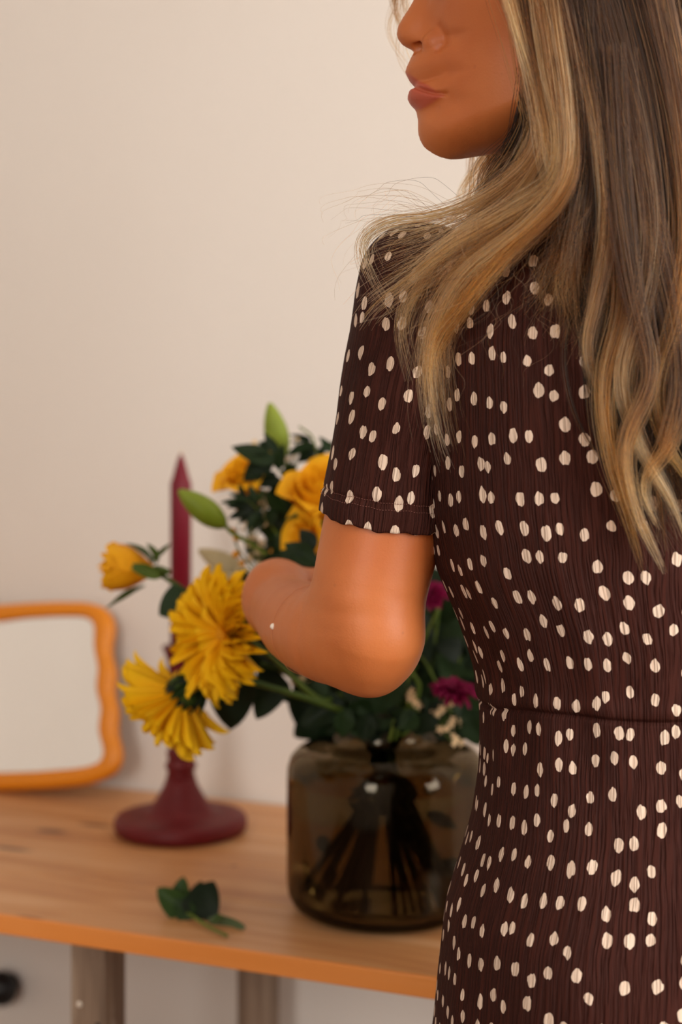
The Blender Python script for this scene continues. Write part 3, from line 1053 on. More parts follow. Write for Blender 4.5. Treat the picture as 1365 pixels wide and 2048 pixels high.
g = stem_thing('rose_leaves', 'dark leaves between the big gerbera and the forearm', 'foliage', [P(680, 1400, 1.40), P(580, 1300, 1.40), P(520, 1200, 1.40)], 0.0018, 'green leafy sprays')
px_leaves(g, [(x + random.uniform(-15, 15), y + 30, x + random.uniform(-30, 30), y - 35, 60) for x in (490, 520, 550) for y in (1170, 1215, 1260, 1310)], 1.40, 'ht')
g = stem_thing('rose_leaves', 'dark leaves filling the bouquet behind the elbow', 'foliage', [P(780, 1440, 1.43), P(740, 1390, 1.43), P(700, 1340, 1.43)], 0.0018, 'green leafy sprays')
px_leaves(g, [(x + random.uniform(-15, 15), y + 30, x + random.uniform(-40, 40), y - 30, 66) for x in (620, 665, 710, 755, 800, 845, 890, 930) for y in (1370, 1415, 1450)], 1.42, 'ht')
g = stem_thing('rose_leaves', 'broad dark leaves behind the gap between arm and waist', 'foliage', [P(840, 1440, 1.45), P(880, 1320, 1.45), P(890, 1210, 1.45)], 0.0018, 'green leafy sprays')
px_leaves(g, [(x + random.uniform(-15, 15), y + 45, x + random.uniform(-30, 30), y - 50, 92) for x in (845, 885, 925) for y in (1180, 1240, 1300, 1360, 1420)], 1.44, 'ht')

# --- tiny-flowered filler stems


def floret_mesh():
    vs, fs = [(0, 0, 0.15)], []
    for i in range(10):
        a = 2 * math.pi * i / 10
        r = 1.0 if i % 2 == 0 else 0.45
        vs.append((r * math.cos(a), r * math.sin(a), 0.3 * r))
    for i in range(10):
        fs.append((0, 1 + i, 1 + (i + 1) % 10))
    me = new_mesh('floret', vs, fs)
    me.materials.append(MAT['cream'])
    return me


FM = floret_mesh()
bm = bmesh.new()
bmesh.ops.create_icosphere(bm, subdivisions=2, radius=1)
bm.verts.index_update()
BALL = new_mesh('berry', [v.co.copy() for v in bm.verts], [tuple(v.index for v in f_.verts) for f_ in bm.faces])
BALL.materials.append(MAT['waxberry'])
bm.free()


def filler(label, pts, spots, r, me, cat='flower', nm='filler_flower', jitter=3, pname='floret'):
    g = stem_thing(nm, label, cat, [P(*p) for p in pts], 0.0012, 'small filler flowers')
    c = catmull([tuple(P(*p)) for p in pts], 30)
    tw = []
    for x, y, cnt in spots:
        for i in range(cnt):
            px_, py_ = x + random.gauss(0, jitter), y + random.gauss(0, jitter)
            Yq = pts[-1][2] + random.uniform(-.012, .012)
            p = P(px_, py_, Yq)
            k_ = int(np.argmin(np.linalg.norm(c - np.array(p), axis=1)))
            k_ = max(0, k_ - 6)
            tw.append(tube([tuple(c[k_]), tuple((Vector(c[k_]) + p) / 2 + Vector((0, 0, -.002))), tuple(p)], [0.0006, 0.0004], 6, 4))
            s = r * random.uniform(.8, 1.2)
            place(pname, me, frame(p, Vector((random.uniform(-1, 1), random.uniform(-.3, .3), random.uniform(-1, 1))), Vector((random.uniform(-.4, .4), -1, random.uniform(-.2, .6))), s, s, s), g)
    vs, fs = merge(*tw)
    o = part('twigs', vs, fs, MAT['stem'], g)
    tag(o, kind='stuff')
    return g


filler('sprig of cream florets right of the vase neck beside the dress', [(800, 1470, 1.33), (850, 1440, 1.325), (905, 1420, 1.32)],
       [(885, 1420, 7), (903, 1408, 5), (905, 1448, 5), (872, 1424, 3), (910, 1476, 5), (880, 1455, 2)], 0.0042, FM, jitter=7)
filler('sprig of cream florets just right of the elbow', [(790, 1480, 1.33), (800, 1440, 1.325), (826, 1395, 1.32)], [(826, 1382, 4), (824, 1396, 4), (836, 1408, 2)], 0.0042, FM, jitter=4)
filler('white florets peeping out under the forearm', [(700, 1420, 1.38), (640, 1380, 1.375), (580, 1345, 1.37)], [(572, 1340, 6), (595, 1360, 6), (615, 1378, 4), (560, 1330, 2)], 0.0046, FM, jitter=6)
filler('spray of pale florets left of the wrist', [(640, 1230, 1.40), (540, 1150, 1.40), (500, 1080, 1.40), (520, 1010, 1.40)],
       [(505, 1070, 8), (520, 1090, 7), (500, 1105, 6), (523, 1040, 6), (535, 1000, 6), (488, 1125, 5), (520, 1120, 5), (498, 1040, 4)], 0.0034, FM, jitter=9)
filler('string of orange berries left of the bouquet', [(640, 1250, 1.39), (520, 1150, 1.385), (478, 1100, 1.38), (466, 1058, 1.375)],
       [(467, 1061, 1), (474, 1077, 1), (473, 1107, 1), (480, 1021, 1), (482, 1125, 1), (545, 1105, 1)], 0.0036, BALL, 'berries', 'berry_spray', 1, 'berry')
filler('cream florets peeping between the top leaves of the bouquet', [(640, 1150, 1.41), (600, 1000, 1.41), (560, 900, 1.41)], [(516, 888, 3), (604, 900, 3), (618, 930, 3), (596, 880, 2), (570, 920, 3)], 0.0036, FM, jitter=5)

# --- magenta flowers
for lab, c_, nn_, R_ in (('magenta flower against the dress at waist height', P(908, 1386, 1.31), (0.1, -0.28, 0.95), 0.0215),
                         ('small magenta flower between the upper arm and the dress', P(866, 1190, 1.36), (-0.3, -0.6, 0.7), 0.0150)):
    g = stem_thing('magenta_flower', lab, 'flower', [Vector((VX + .03, VY, TZ + .24)), c_ - Vector(nn_) * 0.02], 0.0016, 'magenta flowers')
    daisy(g, c_, nn_, R_, [(22, 1.0, 0.15, .1, 0), (18, .85, .5, .1, .04), (14, .6, .8, .1, .08)], 0.3, 'mg', 0.3)
    calyx(g, c_, nn_, R_, 8)

# --- bare stalks in the water
for i in range(7):
    a = i * 0.9 + 0.3
    top = Vector((VX + 0.03 * math.cos(a + 2.6), VY + 0.03 * math.sin(a + 2.6), TZ + 0.23))
    g = stem_thing('cut_stalk', 'thin green stalk standing in the vase water', 'stem', [top], random.choice((0.0018, 0.0026)), 'stalks in the vase water', spread=random.uniform(.045, .07), ang=a)
g = stem_thing('submerged_spray', 'small leaves on a stalk under water in the vase', 'foliage', [Vector((VX, VY - .02, TZ + .22))], 0.0016, ang=0.6, spread=.06)
for i in range(9):
    p = Vector((VX + random.uniform(-.06, .065), VY + random.uniform(-.05, .0), TZ + random.uniform(.03, .11)))
    lf('ov2', g, p, p + Vector((random.uniform(-.03, .03), 0, random.uniform(-.03, .02))), 0.012)

# --- twig lying on the table
tw = P(352, 1800, 1.40)
tw.z = TZ + 0.002


def PT(px, py, dz=0.0):
    q = px_on_plane(px, py, Vector((0, 0, TZ + dz)), Vector((0, 0, 1)))
    return q


tpts = [PT(345, 1808, .004), PT(385, 1832, .006), PT(415, 1852, .004), PT(455, 1872, .003)]
g = empty('leaf_twig', tpts[0])
tag(g, 'cut twig with rounded green leaves lying near the front edge of the table', 'twig')
v, f = tube(tpts, [0.0014, 0.0016, 0.0013], 16, 7)
part('stem', v, f, MAT['stem'], g)
Yt = PT(385, 1840).y
for bx, by, tx, ty, w, kd, dY, nv in ((372, 1826, 314, 1776, 56, 'tg', 0.01, (-.1, -1, .35)), (362, 1806, 366, 1753, 44, 'tg', 0.02, (-.3, -1, .3)), (388, 1842, 428, 1764, 82, 'ht', 0.0, (.1, -1, .25)),
                                      (384, 1838, 350, 1796, 44, 'tg', 0.0, (-.2, -1, .4)), (392, 1835, 398, 1762, 60, 'ht', 0.014, (-.2, -1, .3)), (405, 1846, 452, 1876, 44, 'dz', -.006, (0, -.9, .6))):
    lf(kd, g, P(bx, by, Yt + dY), P(tx, ty, Yt + dY + 0.008), w * Yt / F, nv)
a_, b_ = P(415, 1852, Yt - .012), P(497, 1858, Yt - .02)
lf('dz', g, a_, b_, 0.020, (0, -1, .5))
a_, b_ = PT(425, 1845, .006), PT(450, 1836, .012)
lf('ov2', g, a_, b_, 0.010, (0, -.6, 1))
# ------------------------------------------------------------------ the woman
BX, BY = 0.225, 0.985                               # her vertical axis
person = empty('person', (BX, BY, 0))
tag(person, 'woman with long wavy highlighted brown hair in a brown dotted short-sleeved dress, seen from behind', 'person')

# --- head shape: side contour traced as (px, py) -> (u forward, w up); half widths by depth behind the contour
YH = 0.97
HC = Vector(((1100 - CX) * YH / F, YH, ZC))
HF = np.array([-0.99, 0.143, 0.0])
HL = np.array([-0.143, -0.99, 0.0])


def uw(px, py, v=0.0):
    """side-view position of the pixel's ray where it is v metres off the middle plane of the face"""
    k_ = (px - CX) / F
    u = (HC.x - 0.143 * v - k_ * (YH - 0.99 * v)) / (0.99 + 0.143 * k_)
    return u, (HY - py) / F * (YH + 0.143 * u - 0.99 * v)


CONT = [(-330, 1060), (-300, 985), (-260, 915), (-200, 858), (-140, 842), (-100, 838), (-70, 845), (-50, 853), (-30, 849), (0, 830), (35, 807), (54, 796.5), (68, 794.5), (80, 797.5), (91, 807), (98, 821), (104, 829), (110, 826),
        (117, 822), (138, 813), (144, 812), (150, 813.5), (162, 820), (170, 827), (175.5, 833), (181, 823), (188, 817.5), (197, 816.5), (205, 819), (212, 824), (218, 830.5), (225, 833.5), (231, 835.5), (245, 837), (260, 837), (274, 839), (284, 843),
        (291, 847), (300, 856), (308, 868), (315, 882), (319, 900)]
BOT = [(825, 300), (847, 302), (857, 306), (868, 311.5), (880, 316), (901, 319.5), (924, 317), (954, 311), (980, 306), (1020, 296), (1060, 278), (1095, 245), (1115, 215), (1140, 190)]
ROWS = [(-300, [(0, 0), (10, 22), (30, 48), (60, 62), (120, 70)]),
        (-200, [(0, 0), (5, 24), (15, 42), (30, 55), (60, 67), (120, 73)]),
        (-110, [(0, 0), (3, 20), (8, 36), (16, 48), (30, 58), (60, 68), (120, 73)]),
        (-50, [(0, 0), (3, 6), (8, 10), (14, 17), (20, 30), (26, 44), (34, 53), (50, 60), (80, 67), (120, 71)]),
        (0, [(0, 0), (3, 4.5), (10, 8.5), (16, 12), (21, 20), (26, 31), (34, 44), (46, 54), (75, 64), (120, 68)]),
        (45, [(0, 0), (2.5, 5.5), (8, 9.5), (18, 13), (26, 16.5), (31, 22), (37, 34), (48, 46), (65, 56), (90, 62), (120, 65)]),
        (78, [(0, 0), (3, 7), (8, 10.5), (16, 13), (24, 15), (29, 19), (34, 27), (42, 37.5), (60, 50), (90, 60), (120, 62)]),
        (98, [(0, 0), (2, 4.5), (5, 8), (10, 13), (16, 19), (24, 28), (32, 35), (42, 42), (60, 52), (90, 60), (120, 61)]),
        (112, [(0, 0), (2, 6.5), (6, 12.5), (12, 19), (20, 27), (30, 36), (42, 43.5), (60, 52), (90, 60), (120, 60)]),
        (150, [(0, 0), (2, 8), (6, 14), (12, 20), (20, 26.5), (27, 31), (40, 40), (60, 50), (90, 58), (120, 59)]),
        (182, [(0, 0), (2, 9), (6, 14.5), (12, 19.5), (20, 25), (27, 29.5), (38, 38), (56, 47.5), (90, 56), (120, 57)]),
        (218, [(0, 0), (2, 9), (6, 15), (14, 21.5), (24, 28.5), (36, 36.5), (56, 46), (90, 54), (120, 55)]),
        (270, [(0, 0), (2, 9), (6, 15), (14, 22), (28, 31.5), (50, 42), (80, 50), (120, 53)]),
        (320, [(0, 0), (3, 10), (8, 16), (20, 25), (40, 35), (80, 47), (120, 50)])]
RES = 0.0005
ug = np.arange(-0.13, 0.125, RES)
wg = np.arange(0.15, 0.46, RES)
cu = np.array([uw(x, y) for y, x in CONT])
o_ = np.argsort(cu[:, 1])
uf = np.interp(wg, cu[o_, 1], cu[o_, 0])
bt = np.array([uw(x, y) for x, y in BOT])
o_ = np.argsort(bt[:, 0])
wb = np.interp(ug, bt[o_, 0], bt[o_, 1])
rw = np.array([uw(850, y)[1] for y, _ in ROWS])
S = uf[:, None] - ug[None, :]                        # depth behind the contour
sq = np.sqrt(np.clip(S * 1000, 0, 130))
tab = []
scom = np.linspace(0, 11.4, 160)
for _, t_ in ROWS:
    tab.append(np.interp(scom, [math.sqrt(a) for a, _ in t_], [b for _, b in t_]))
tab = np.array(tab)
o_ = np.argsort(rw)
rs, tabs = rw[o_], tab[o_]
# smooth (Catmull-Rom) interpolation between the rows
ki = np.clip(np.searchsorted(rs, wg) - 1, 0, len(rs) - 2)
ff = np.clip((wg - rs[ki]) / (rs[ki + 1] - rs[ki]), 0, 1)[:, None]
p0_, p1_, p2_, p3_ = tabs[np.clip(ki - 1, 0, None)], tabs[ki], tabs[ki + 1], tabs[np.clip(ki + 2, None, len(rs) - 1)]
h1 = (rs[ki + 1] - rs[ki])[:, None]
m1 = (p2_ - p0_) / np.maximum(rs[ki + 1] - rs[np.clip(ki - 1, 0, None)], 1e-6)[:, None] * h1
m2 = (p3_ - p1_) / np.maximum(rs[np.clip(ki + 2, None, len(rs) - 1)] - rs[ki], 1e-6)[:, None] * h1
tw_ = (2 * ff ** 3 - 3 * ff ** 2 + 1) * p1_ + (ff ** 3 - 2 * ff ** 2 + ff) * m1 + (-2 * ff ** 3 + 3 * ff ** 2) * p2_ + (ff ** 3 - ff ** 2) * m2
soft = tw_.copy()
for _ in range(500):
    soft[1:-1] = 0.5 * soft[1:-1] + 0.25 * (soft[2:] + soft[:-2])
mid = tw_.copy()
for _ in range(40):
    mid[1:-1] = 0.5 * mid[1:-1] + 0.25 * (mid[2:] + mid[:-2])
bl = np.clip((scom - 4.2) / 1.6, 0, 1)[None, :]
tw_ = mid * (1 - bl) + soft * bl
V = np.empty_like(S)
for j in range(len(wg)):
    V[j] = np.interp(sq[j], scom, tw_[j]) / 1000
U2, W2 = np.meshgrid(ug, wg)


def seg_dist(poly):
    best = np.full(U2.shape, 9.0)
    par = np.zeros(U2.shape)
    pts_ = [uw(*p) for p in poly]
    tot = len(pts_) - 1
    for k_ in range(tot):
        ax, ay = pts_[k_]
        bx_, by_ = pts_[k_ + 1]
        dx, dy = bx_ - ax, by_ - ay
        t_ = np.clip(((U2 - ax) * dx + (W2 - ay) * dy) / (dx * dx + dy * dy), 0, 1)
        d_ = np.hypot(U2 - ax - t_ * dx, W2 - ay - t_ * dy)
        m_ = d_ < best
        best[m_] = d_[m_]
        par[m_] = ((k_ + t_) / tot)[m_]
    return best, par


def poly_mask(poly):
    pts_ = [uw(*p) for p in poly]
    ins = np.zeros(U2.shape, bool)
    for k_ in range(len(pts_)):
        x1, y1 = pts_[k_]
        x2, y2 = pts_[(k_ + 1) % len(pts_)]
        c_ = ((y1 > W2) != (y2 > W2)) & (U2 < (x2 - x1) * (W2 - y1) / (y2 - y1 + 1e-12) + x1)
        ins ^= c_
    return ins.astype(float)


def blur(A, n_):
    for _ in range(n_):
        A = 0.5 * A + 0.25 * (np.roll(A, 1, 0) + np.roll(A, -1, 0))
        A = 0.5 * A + 0.25 * (np.roll(A, 1, 1) + np.roll(A, -1, 1))
    return A


V = blur(V, 6)


def gauss(A, sy, sx):
    for ax_, sg in ((0, sy), (1, sx)):
        r_ = int(3 * sg)
        kr_ = np.exp(-0.5 * (np.arange(-r_, r_ + 1) / sg) ** 2)
        kr_ /= kr_.sum()
        pad = [(0, 0), (0, 0)]
        pad[ax_] = (r_, r_)
        Q = np.pad(A, pad, mode='edge')
        A = sum(k__ * (Q[i_:i_ + A.shape[0]] if ax_ == 0 else Q[:, i_:i_ + A.shape[1]]) for i_, k__ in enumerate(kr_))
    return A


w1_ = np.clip((S - 0.012) / 0.012, 0, 1)
w1_ = w1_ * w1_ * (3 - 2 * w1_)
V = V * (1 - w1_) + gauss(V, 5, 3) * w1_
w1_ = np.clip((S - 0.027) / 0.018, 0, 1)
w1_ = w1_ * w1_ * (3 - 2 * w1_)
V = V * (1 - w1_) + gauss(V, 24, 8) * w1_
# mouth line, lips, nasolabial fold, labiomental dip
d_, par = seg_dist([(826, 175.5, .003), (838, 179, .012), (849, 182, .018), (870, 187, .0235), (893, 188.5, .027)])
V -= 0.0046 * np.exp(-(d_ / 0.0014) ** 2) * (1 - 0.5 * par)
up_l = [(800, 145), (813, 145, .003), (822, 149, .012), (838, 159, .017), (856, 171, .021), (872, 182, .0245), (892, 187.5, .027), (870, 187, .0235), (849, 182, .018), (838, 179, .012), (826, 176, .003), (800, 174)]
lo_l = [(800, 177), (826, 177, .003), (838, 180, .012), (849, 183, .018), (870, 188, .0235), (892, 190, .027), (877, 199, .024), (860, 209, .020), (843, 218, .014), (830, 220, .003), (800, 221)]
mu, ml = poly_mask(up_l), poly_mask(lo_l)
V += 0.0015 * blur(mu, 8) + 0.0016 * blur(ml, 14)
LIP = blur(np.clip(mu + ml, 0, 1), 3)
d_, par = seg_dist([(886, 120, .026), (900, 150, .032), (908, 180, .034), (910, 205, .035)])
V -= 0.0009 * np.exp(-(d_ / 0.004) ** 2) * (1 - par * .6)
d_, par = seg_dist([(900, 190, .030), (908, 202, .032)])
V -= 0.0010 * np.exp(-(d_ / 0.005) ** 2)
d_, par = seg_dist([(884, 60, .018), (893, 76, .020), (892, 94, .020), (880, 106, .019)])
V -= 0.0030 * np.exp(-(d_ / 0.0028) ** 2)
d_, par = seg_dist([(838, 228, .006), (868, 224, .018)])
V -= 0.0012 * np.exp(-(d_ / 0.0042) ** 2)
d_, par = seg_dist([(875, -48), (885, -48)])
V -= 0.010 * np.exp(-(d_ / 0.011) ** 2)             # eye socket
# closing round the front contour and the jaw
T_ = W2 - wb[None, :]
D_ = 0.021
V = V * np.sqrt(np.clip(1 - (1 - np.clip(T_ / D_, 0, 1)) ** 2, 0, 1))
back = np.clip((ug + 0.055) / 0.05, 0, 1)[None, :]
V = V * np.sqrt(np.clip(1 - (1 - back) ** 2, 0, 1))
outside = np.minimum(np.minimum(S, T_), (ug + 0.055)[None, :])
V = np.where(outside < 0, outside, V)
GV = np.sqrt(1 + (np.gradient(V, RES, axis=0)) ** 2 + (np.gradient(V, RES, axis=1)) ** 2)
GV = np.clip(blur(np.clip(GV, 1, 6), 4), 1, 6)


def samp(A, u, w):
    x = np.clip((u - ug[0]) / RES, 0, len(ug) - 1.001)
    y = np.clip((w - wg[0]) / RES, 0, len(wg) - 1.001)
    i, j = x.astype(int), y.astype(int)
    fx, fy = x - i, y - j
    return (A[j, i] * (1 - fx) + A[j, i + 1] * fx) * (1 - fy) + (A[j + 1, i] * (1 - fx) + A[j + 1, i + 1] * fx) * fy


def smin(a, b, k_):
    h = np.clip(0.5 + 0.5 * (b - a) / k_, 0, 1)
    return b * (1 - h) + a * h - k_ * h * (1 - h)


def smax(a, b, k_):
    return -smin(-a, -b, k_)


def ell(p, c, r):
    q_ = (p - np.array(c)) / np.array(r)
    k0 = np.linalg.norm(q_, axis=-1)
    k1 = np.linalg.norm(q_ / np.array(r), axis=-1)
    return k0 * (k0 - 1) / np.maximum(k1, 1e-6)


def cap(p, a, b, ra, rb):
    a, b = np.array(tuple(a)), np.array(tuple(b))
    ab = b - a
    t_ = np.clip(((p - a) @ ab) / (ab @ ab), 0, 1)
    return np.linalg.norm(p - a - t_[..., None] * ab, axis=-1) - (ra + (rb - ra) * t_)


def chain(p, pts_, rad, k_=0.008):
    n_ = 5 * (len(pts_) - 1) + 1
    if len(pts_) > 2:
        k_ = 0
        rad = np.interp(np.linspace(0, 1, n_), np.linspace(0, 1, len(rad)), rad)
        pts_ = catmull(pts_, n_)
    d = None
    for i in range(len(pts_) - 1):
        c_ = cap(p, pts_[i], pts_[i + 1], rad[i], rad[i + 1])
        d = c_ if d is None else (smin(d, c_, k_) if k_ else np.minimum(d, c_))
    return d


NECK_A, NECK_B = Vector((0.168, 0.985, 1.435)), Vector((0.212, 0.985, 1.33))


def f_head(p):
    q_ = p - np.array(HC)
    u = q_ @ HF
    v = q_ @ HL
    w = q_[..., 2]
    f = (np.abs(v) - samp(V, u, w)) / samp(GV, u, w)
    loc = np.stack([u, np.abs(v), w], -1)
    au, aw = uw(870, 86, 0.018)
    av = float(samp(V, np.array([au]), np.array([aw]))[0]) - 0.0035
    f = smin(f, ell(loc, (au, av, aw), (0.0085, 0.0072, 0.0080)), 0.0030)      # wing of the nose
    nu_, nw_ = uw(836, 96, 0.009)
    f = smax(f, -ell(loc, (nu_, 0.0075, nw_ - 0.0002), (0.0060, 0.0036, 0.0044)), 0.0014)     # nostril
    f = smax(f, -ell(loc, (nu_ - 0.003, 0.0088, nw_ + 0.004), (0.0030, 0.0030, 0.0036)), 0.0016)
    su, sw = uw(1125, -95)
    f = smin(f, ell(loc, (su, 0, sw), (0.090, 0.074, 0.085)), 0.02)
    eu, ew = uw(897, -46, 0.031)
    lid = smax(ell(loc, (eu, 0.031, ew), (0.0136, 0.0136, 0.0136)), -ell(loc, (eu + 0.011, 0.033, ew), (0.0125, 0.0135, 0.0046)), 0.001)
    f = smin(f, lid, 0.002)
    eu, ew = uw(1140, 20)
    f = smin(f, ell(loc, (eu, 0.072, ew), (0.016, 0.008, 0.030)), 0.004)            # ear
    f = smax(f, -ell(loc, (eu + 0.003, 0.080, ew), (0.008, 0.004, 0.016)), 0.003)
    f = smin(f, cap(p, NECK_A, NECK_B, 0.047, 0.052), 0.014)
    return f


# --- arms
SHL = P(848, 585, 0.99)
ELL = P(741, 1280, 0.985)
LARM = [SHL, P(812, 800, 0.99), P(774, 1020, 0.99), P(738, 1190, 0.985), ELL]
LR = [0.040, 0.0405, 0.0415, 0.0390, 0.0310]
LFORE = [ELL, P(664, 1270, 1.01), P(602, 1246, 1.075), P(556, 1207, 1.16)]
LFR = [0.0290, 0.0340, 0.0312, 0.0246]
SHR = Vector((0.3935, 0.985, 1.2975))
ELR = Vector((0.415, 1.015, 1.055))
WRR = Vector((0.265, 1.185, 1.075))


def hand(p, wrist, palm_dir, across, back, curl=1.0, k_=0.005, thumb_side=1):
    """palm with four fingers of different lengths and a thumb from the side of the palm"""
    w_, d_, a_, b_ = np.array(wrist), np.array(palm_dir), np.array(across), np.array(back)
    f = cap(p, w_, w_ + d_ * 0.03, 0.0245, 0.019)
    for s, e in ((-0.027, 0.072), (-0.009, 0.082), (0.010, 0.080), (0.026, 0.070)):
        f = smin(f, cap(p, w_ + d_ * 0.018 + a_ * s * 0.6, w_ + d_ * e + a_ * s, 0.0135, 0.0105), 0.010)
    for s, e, ln in ((-0.028, 0.072, 0.78), (-0.0095, 0.083, 0.95), (0.0095, 0.081, 1.0), (0.027, 0.072, 0.9)):
        q0 = w_ + d_ * e + a_ * s
        ang = 0.55 * curl
        r0 = [0.0092, 0.0084, 0.0076, 0.0066]
        pts_ = [q0]
        for L_, dr in ((0.040, 0), (0.025, 0), (0.019, 0)):
            dir_ = d_ * math.cos(ang) - b_ * math.sin(ang) + a_ * s * 1.2
            pts_.append(pts_[-1] + dir_ / np.linalg.norm(dir_) * L_ * ln)
            ang += 0.62 * curl
        f = smin(f, chain(p, pts_, r0, 0.003), 0.0022)
    t0 = w_ + d_ * 0.020 + a_ * 0.012 * thumb_side - b_ * 0.008
    t1 = t0 + d_ * 0.030 + a_ * 0.016 * thumb_side - b_ * 0.022
    t2 = t1 + d_ * 0.028 + a_ * 0.002 * thumb_side - b_ * 0.016
    t3 = t2 + d_ * 0.021 - a_ * 0.006 * thumb_side - b_ * 0.010
    return smin(f, chain(p, [t0, t1, t2, t3], [0.013, 0.0112, 0.0098, 0.0078], 0.004), k_)


def unit(v_):
    v_ = np.array(tuple(v_), float)
    return v_ / np.linalg.norm(v_)


LW = P(556, 1207, 1.16)
ld = unit(P(650, 1262, 1.235) - LW)
lacross = unit(np.cross(ld, [-1.0, -0.35, 0.0]))
if lacross[2] < 0:
    lacross = -lacross
lback = unit(np.cross(lacross, ld))
if lback[0] > 0:
    lback = -lback


def f_larm(p):
    f = chain(p, LARM, LR, 0.02)
    f = smin(f, cap(p, P(757, 1274, 0.975), P(742, 1340, 0.985), 0.026, 0.0155), 0.014)
    f = smin(f, chain(p, LFORE, LFR, 0.02), 0.020)
    f = smin(f, hand(p, LW, ld, lacross, lback, 1.0), 0.014)
    f = smin(f, ell(p, P(553, 1164, 1.18), (0.018, 0.024, 0.016)), 0.026)
    return f


rd_ = unit(Vector((0.155, 1.255, 1.095)) - WRR)
racross = unit(np.cross(rd_, [1.0, -0.8, 0.0]))
if racross[2] < 0:
    racross = -racross
rback = unit(np.cross(racross, rd_))
if rback[0] < 0:
    rback = -rback


def f_rarm(p):
    f = chain(p, [SHR, Vector((0.41, 0.99, 1.18)), ELR], [0.041, 0.0425, 0.034], 0.02)
    f = smin(f, chain(p, [ELR, Vector((0.35, 1.09, 1.06)), WRR], [0.0335, 0.036, 0.025], 0.02), 0.006)
    return smin(f, hand(p, WRR, rd_, racross, rback, 0.9), 0.012)


# --- torso table: z, half width, half depth
TB = np.array([(0.40, .262, .215), (0.50, .240, .190), (0.60, .212, .160), (0.70, .183, .132), (0.76, .1665, .119), (0.798, .1615, .115), (0.8315, .1585, .113), (0.883, .1530, .109),
               (0.920, .1420, .103), (0.944, .1355, .098), (0.975, .1315, .093), (1.002, .1305, .090), (1.021, .1305, .089), (1.043, .1335, .091), (1.077, .1455, .096), (1.1115, .1610, .101),
               (1.15, .1690, .104), (1.20, .1720, .105), (1.25, .1730, .103), (1.29, .1740, .097), (1.315, .1690, .088), (1.332, .1540, .079), (1.343, .1310, .072), (1.352, .1050, .066), (1.361, .0830, .062), (1.372, .0640, .058), (1.385, .0560, .054)])


def torso_ab(z):
    zz = np.clip(z, 0.40, 1.385)
    zs = np.linspace(0.40, 1.385, 400)
    A_, B_ = np.interp(zs, TB[:, 0], TB[:, 1]), np.interp(zs, TB[:, 0], TB[:, 2])
    for _ in range(6):
        A_[1:-1] = 0.5 * A_[1:-1] + 0.25 * (A_[2:] + A_[:-2])
        B_[1:-1] = 0.5 * B_[1:-1] + 0.25 * (B_[2:] + B_[:-2])
    return np.interp(zz, zs, A_), np.interp(zz, zs, B_)


def f_torso(p):
    z = p[..., 2]
    a_, b_ = torso_ab(np.clip(z, 0.80, 1.37))
    a_, b_ = a_ - 0.009, b_ - 0.009
    q_ = np.hypot((p[..., 0] - BX) / a_, (p[..., 1] - BY) / b_)
    f = (q_ - 1) * np.minimum(a_, b_)
    return smax(smax(f, z - 1.365, 0.02), 0.80 - z, 0.03)


def f_legs(p):
    f = None
    for s in (-1, 1):
        x = BX + s * 0.076
        f2 = chain(p, [(x, .985, .86), (x, .98, .47), (x, .985, .10)], [.060, .048, .034], .02)
        f2 = smin(f2, chain(p, [(x, .988, .085), (x, 0.972, .045), (x, 0.966, .028)], [.032, .029, .027], .01), .015)
        f2 = smin(f2, cap(p, (x, 1.0, .05), (x + s * .018, 1.12, .020), .034, .018), .015)
        for t_ in range(5):
            f2 = smin(f2, cap(p, (x + s * (-.012 + .014 * t_), 1.115, .018), (x + s * (-.010 + .014 * t_), 1.160 - abs(t_ - .6) * .007, .011), .011, .0095 if t_ else .011), .004)
        f = f2 if f is None else smin(f, f2, .01)
    return f


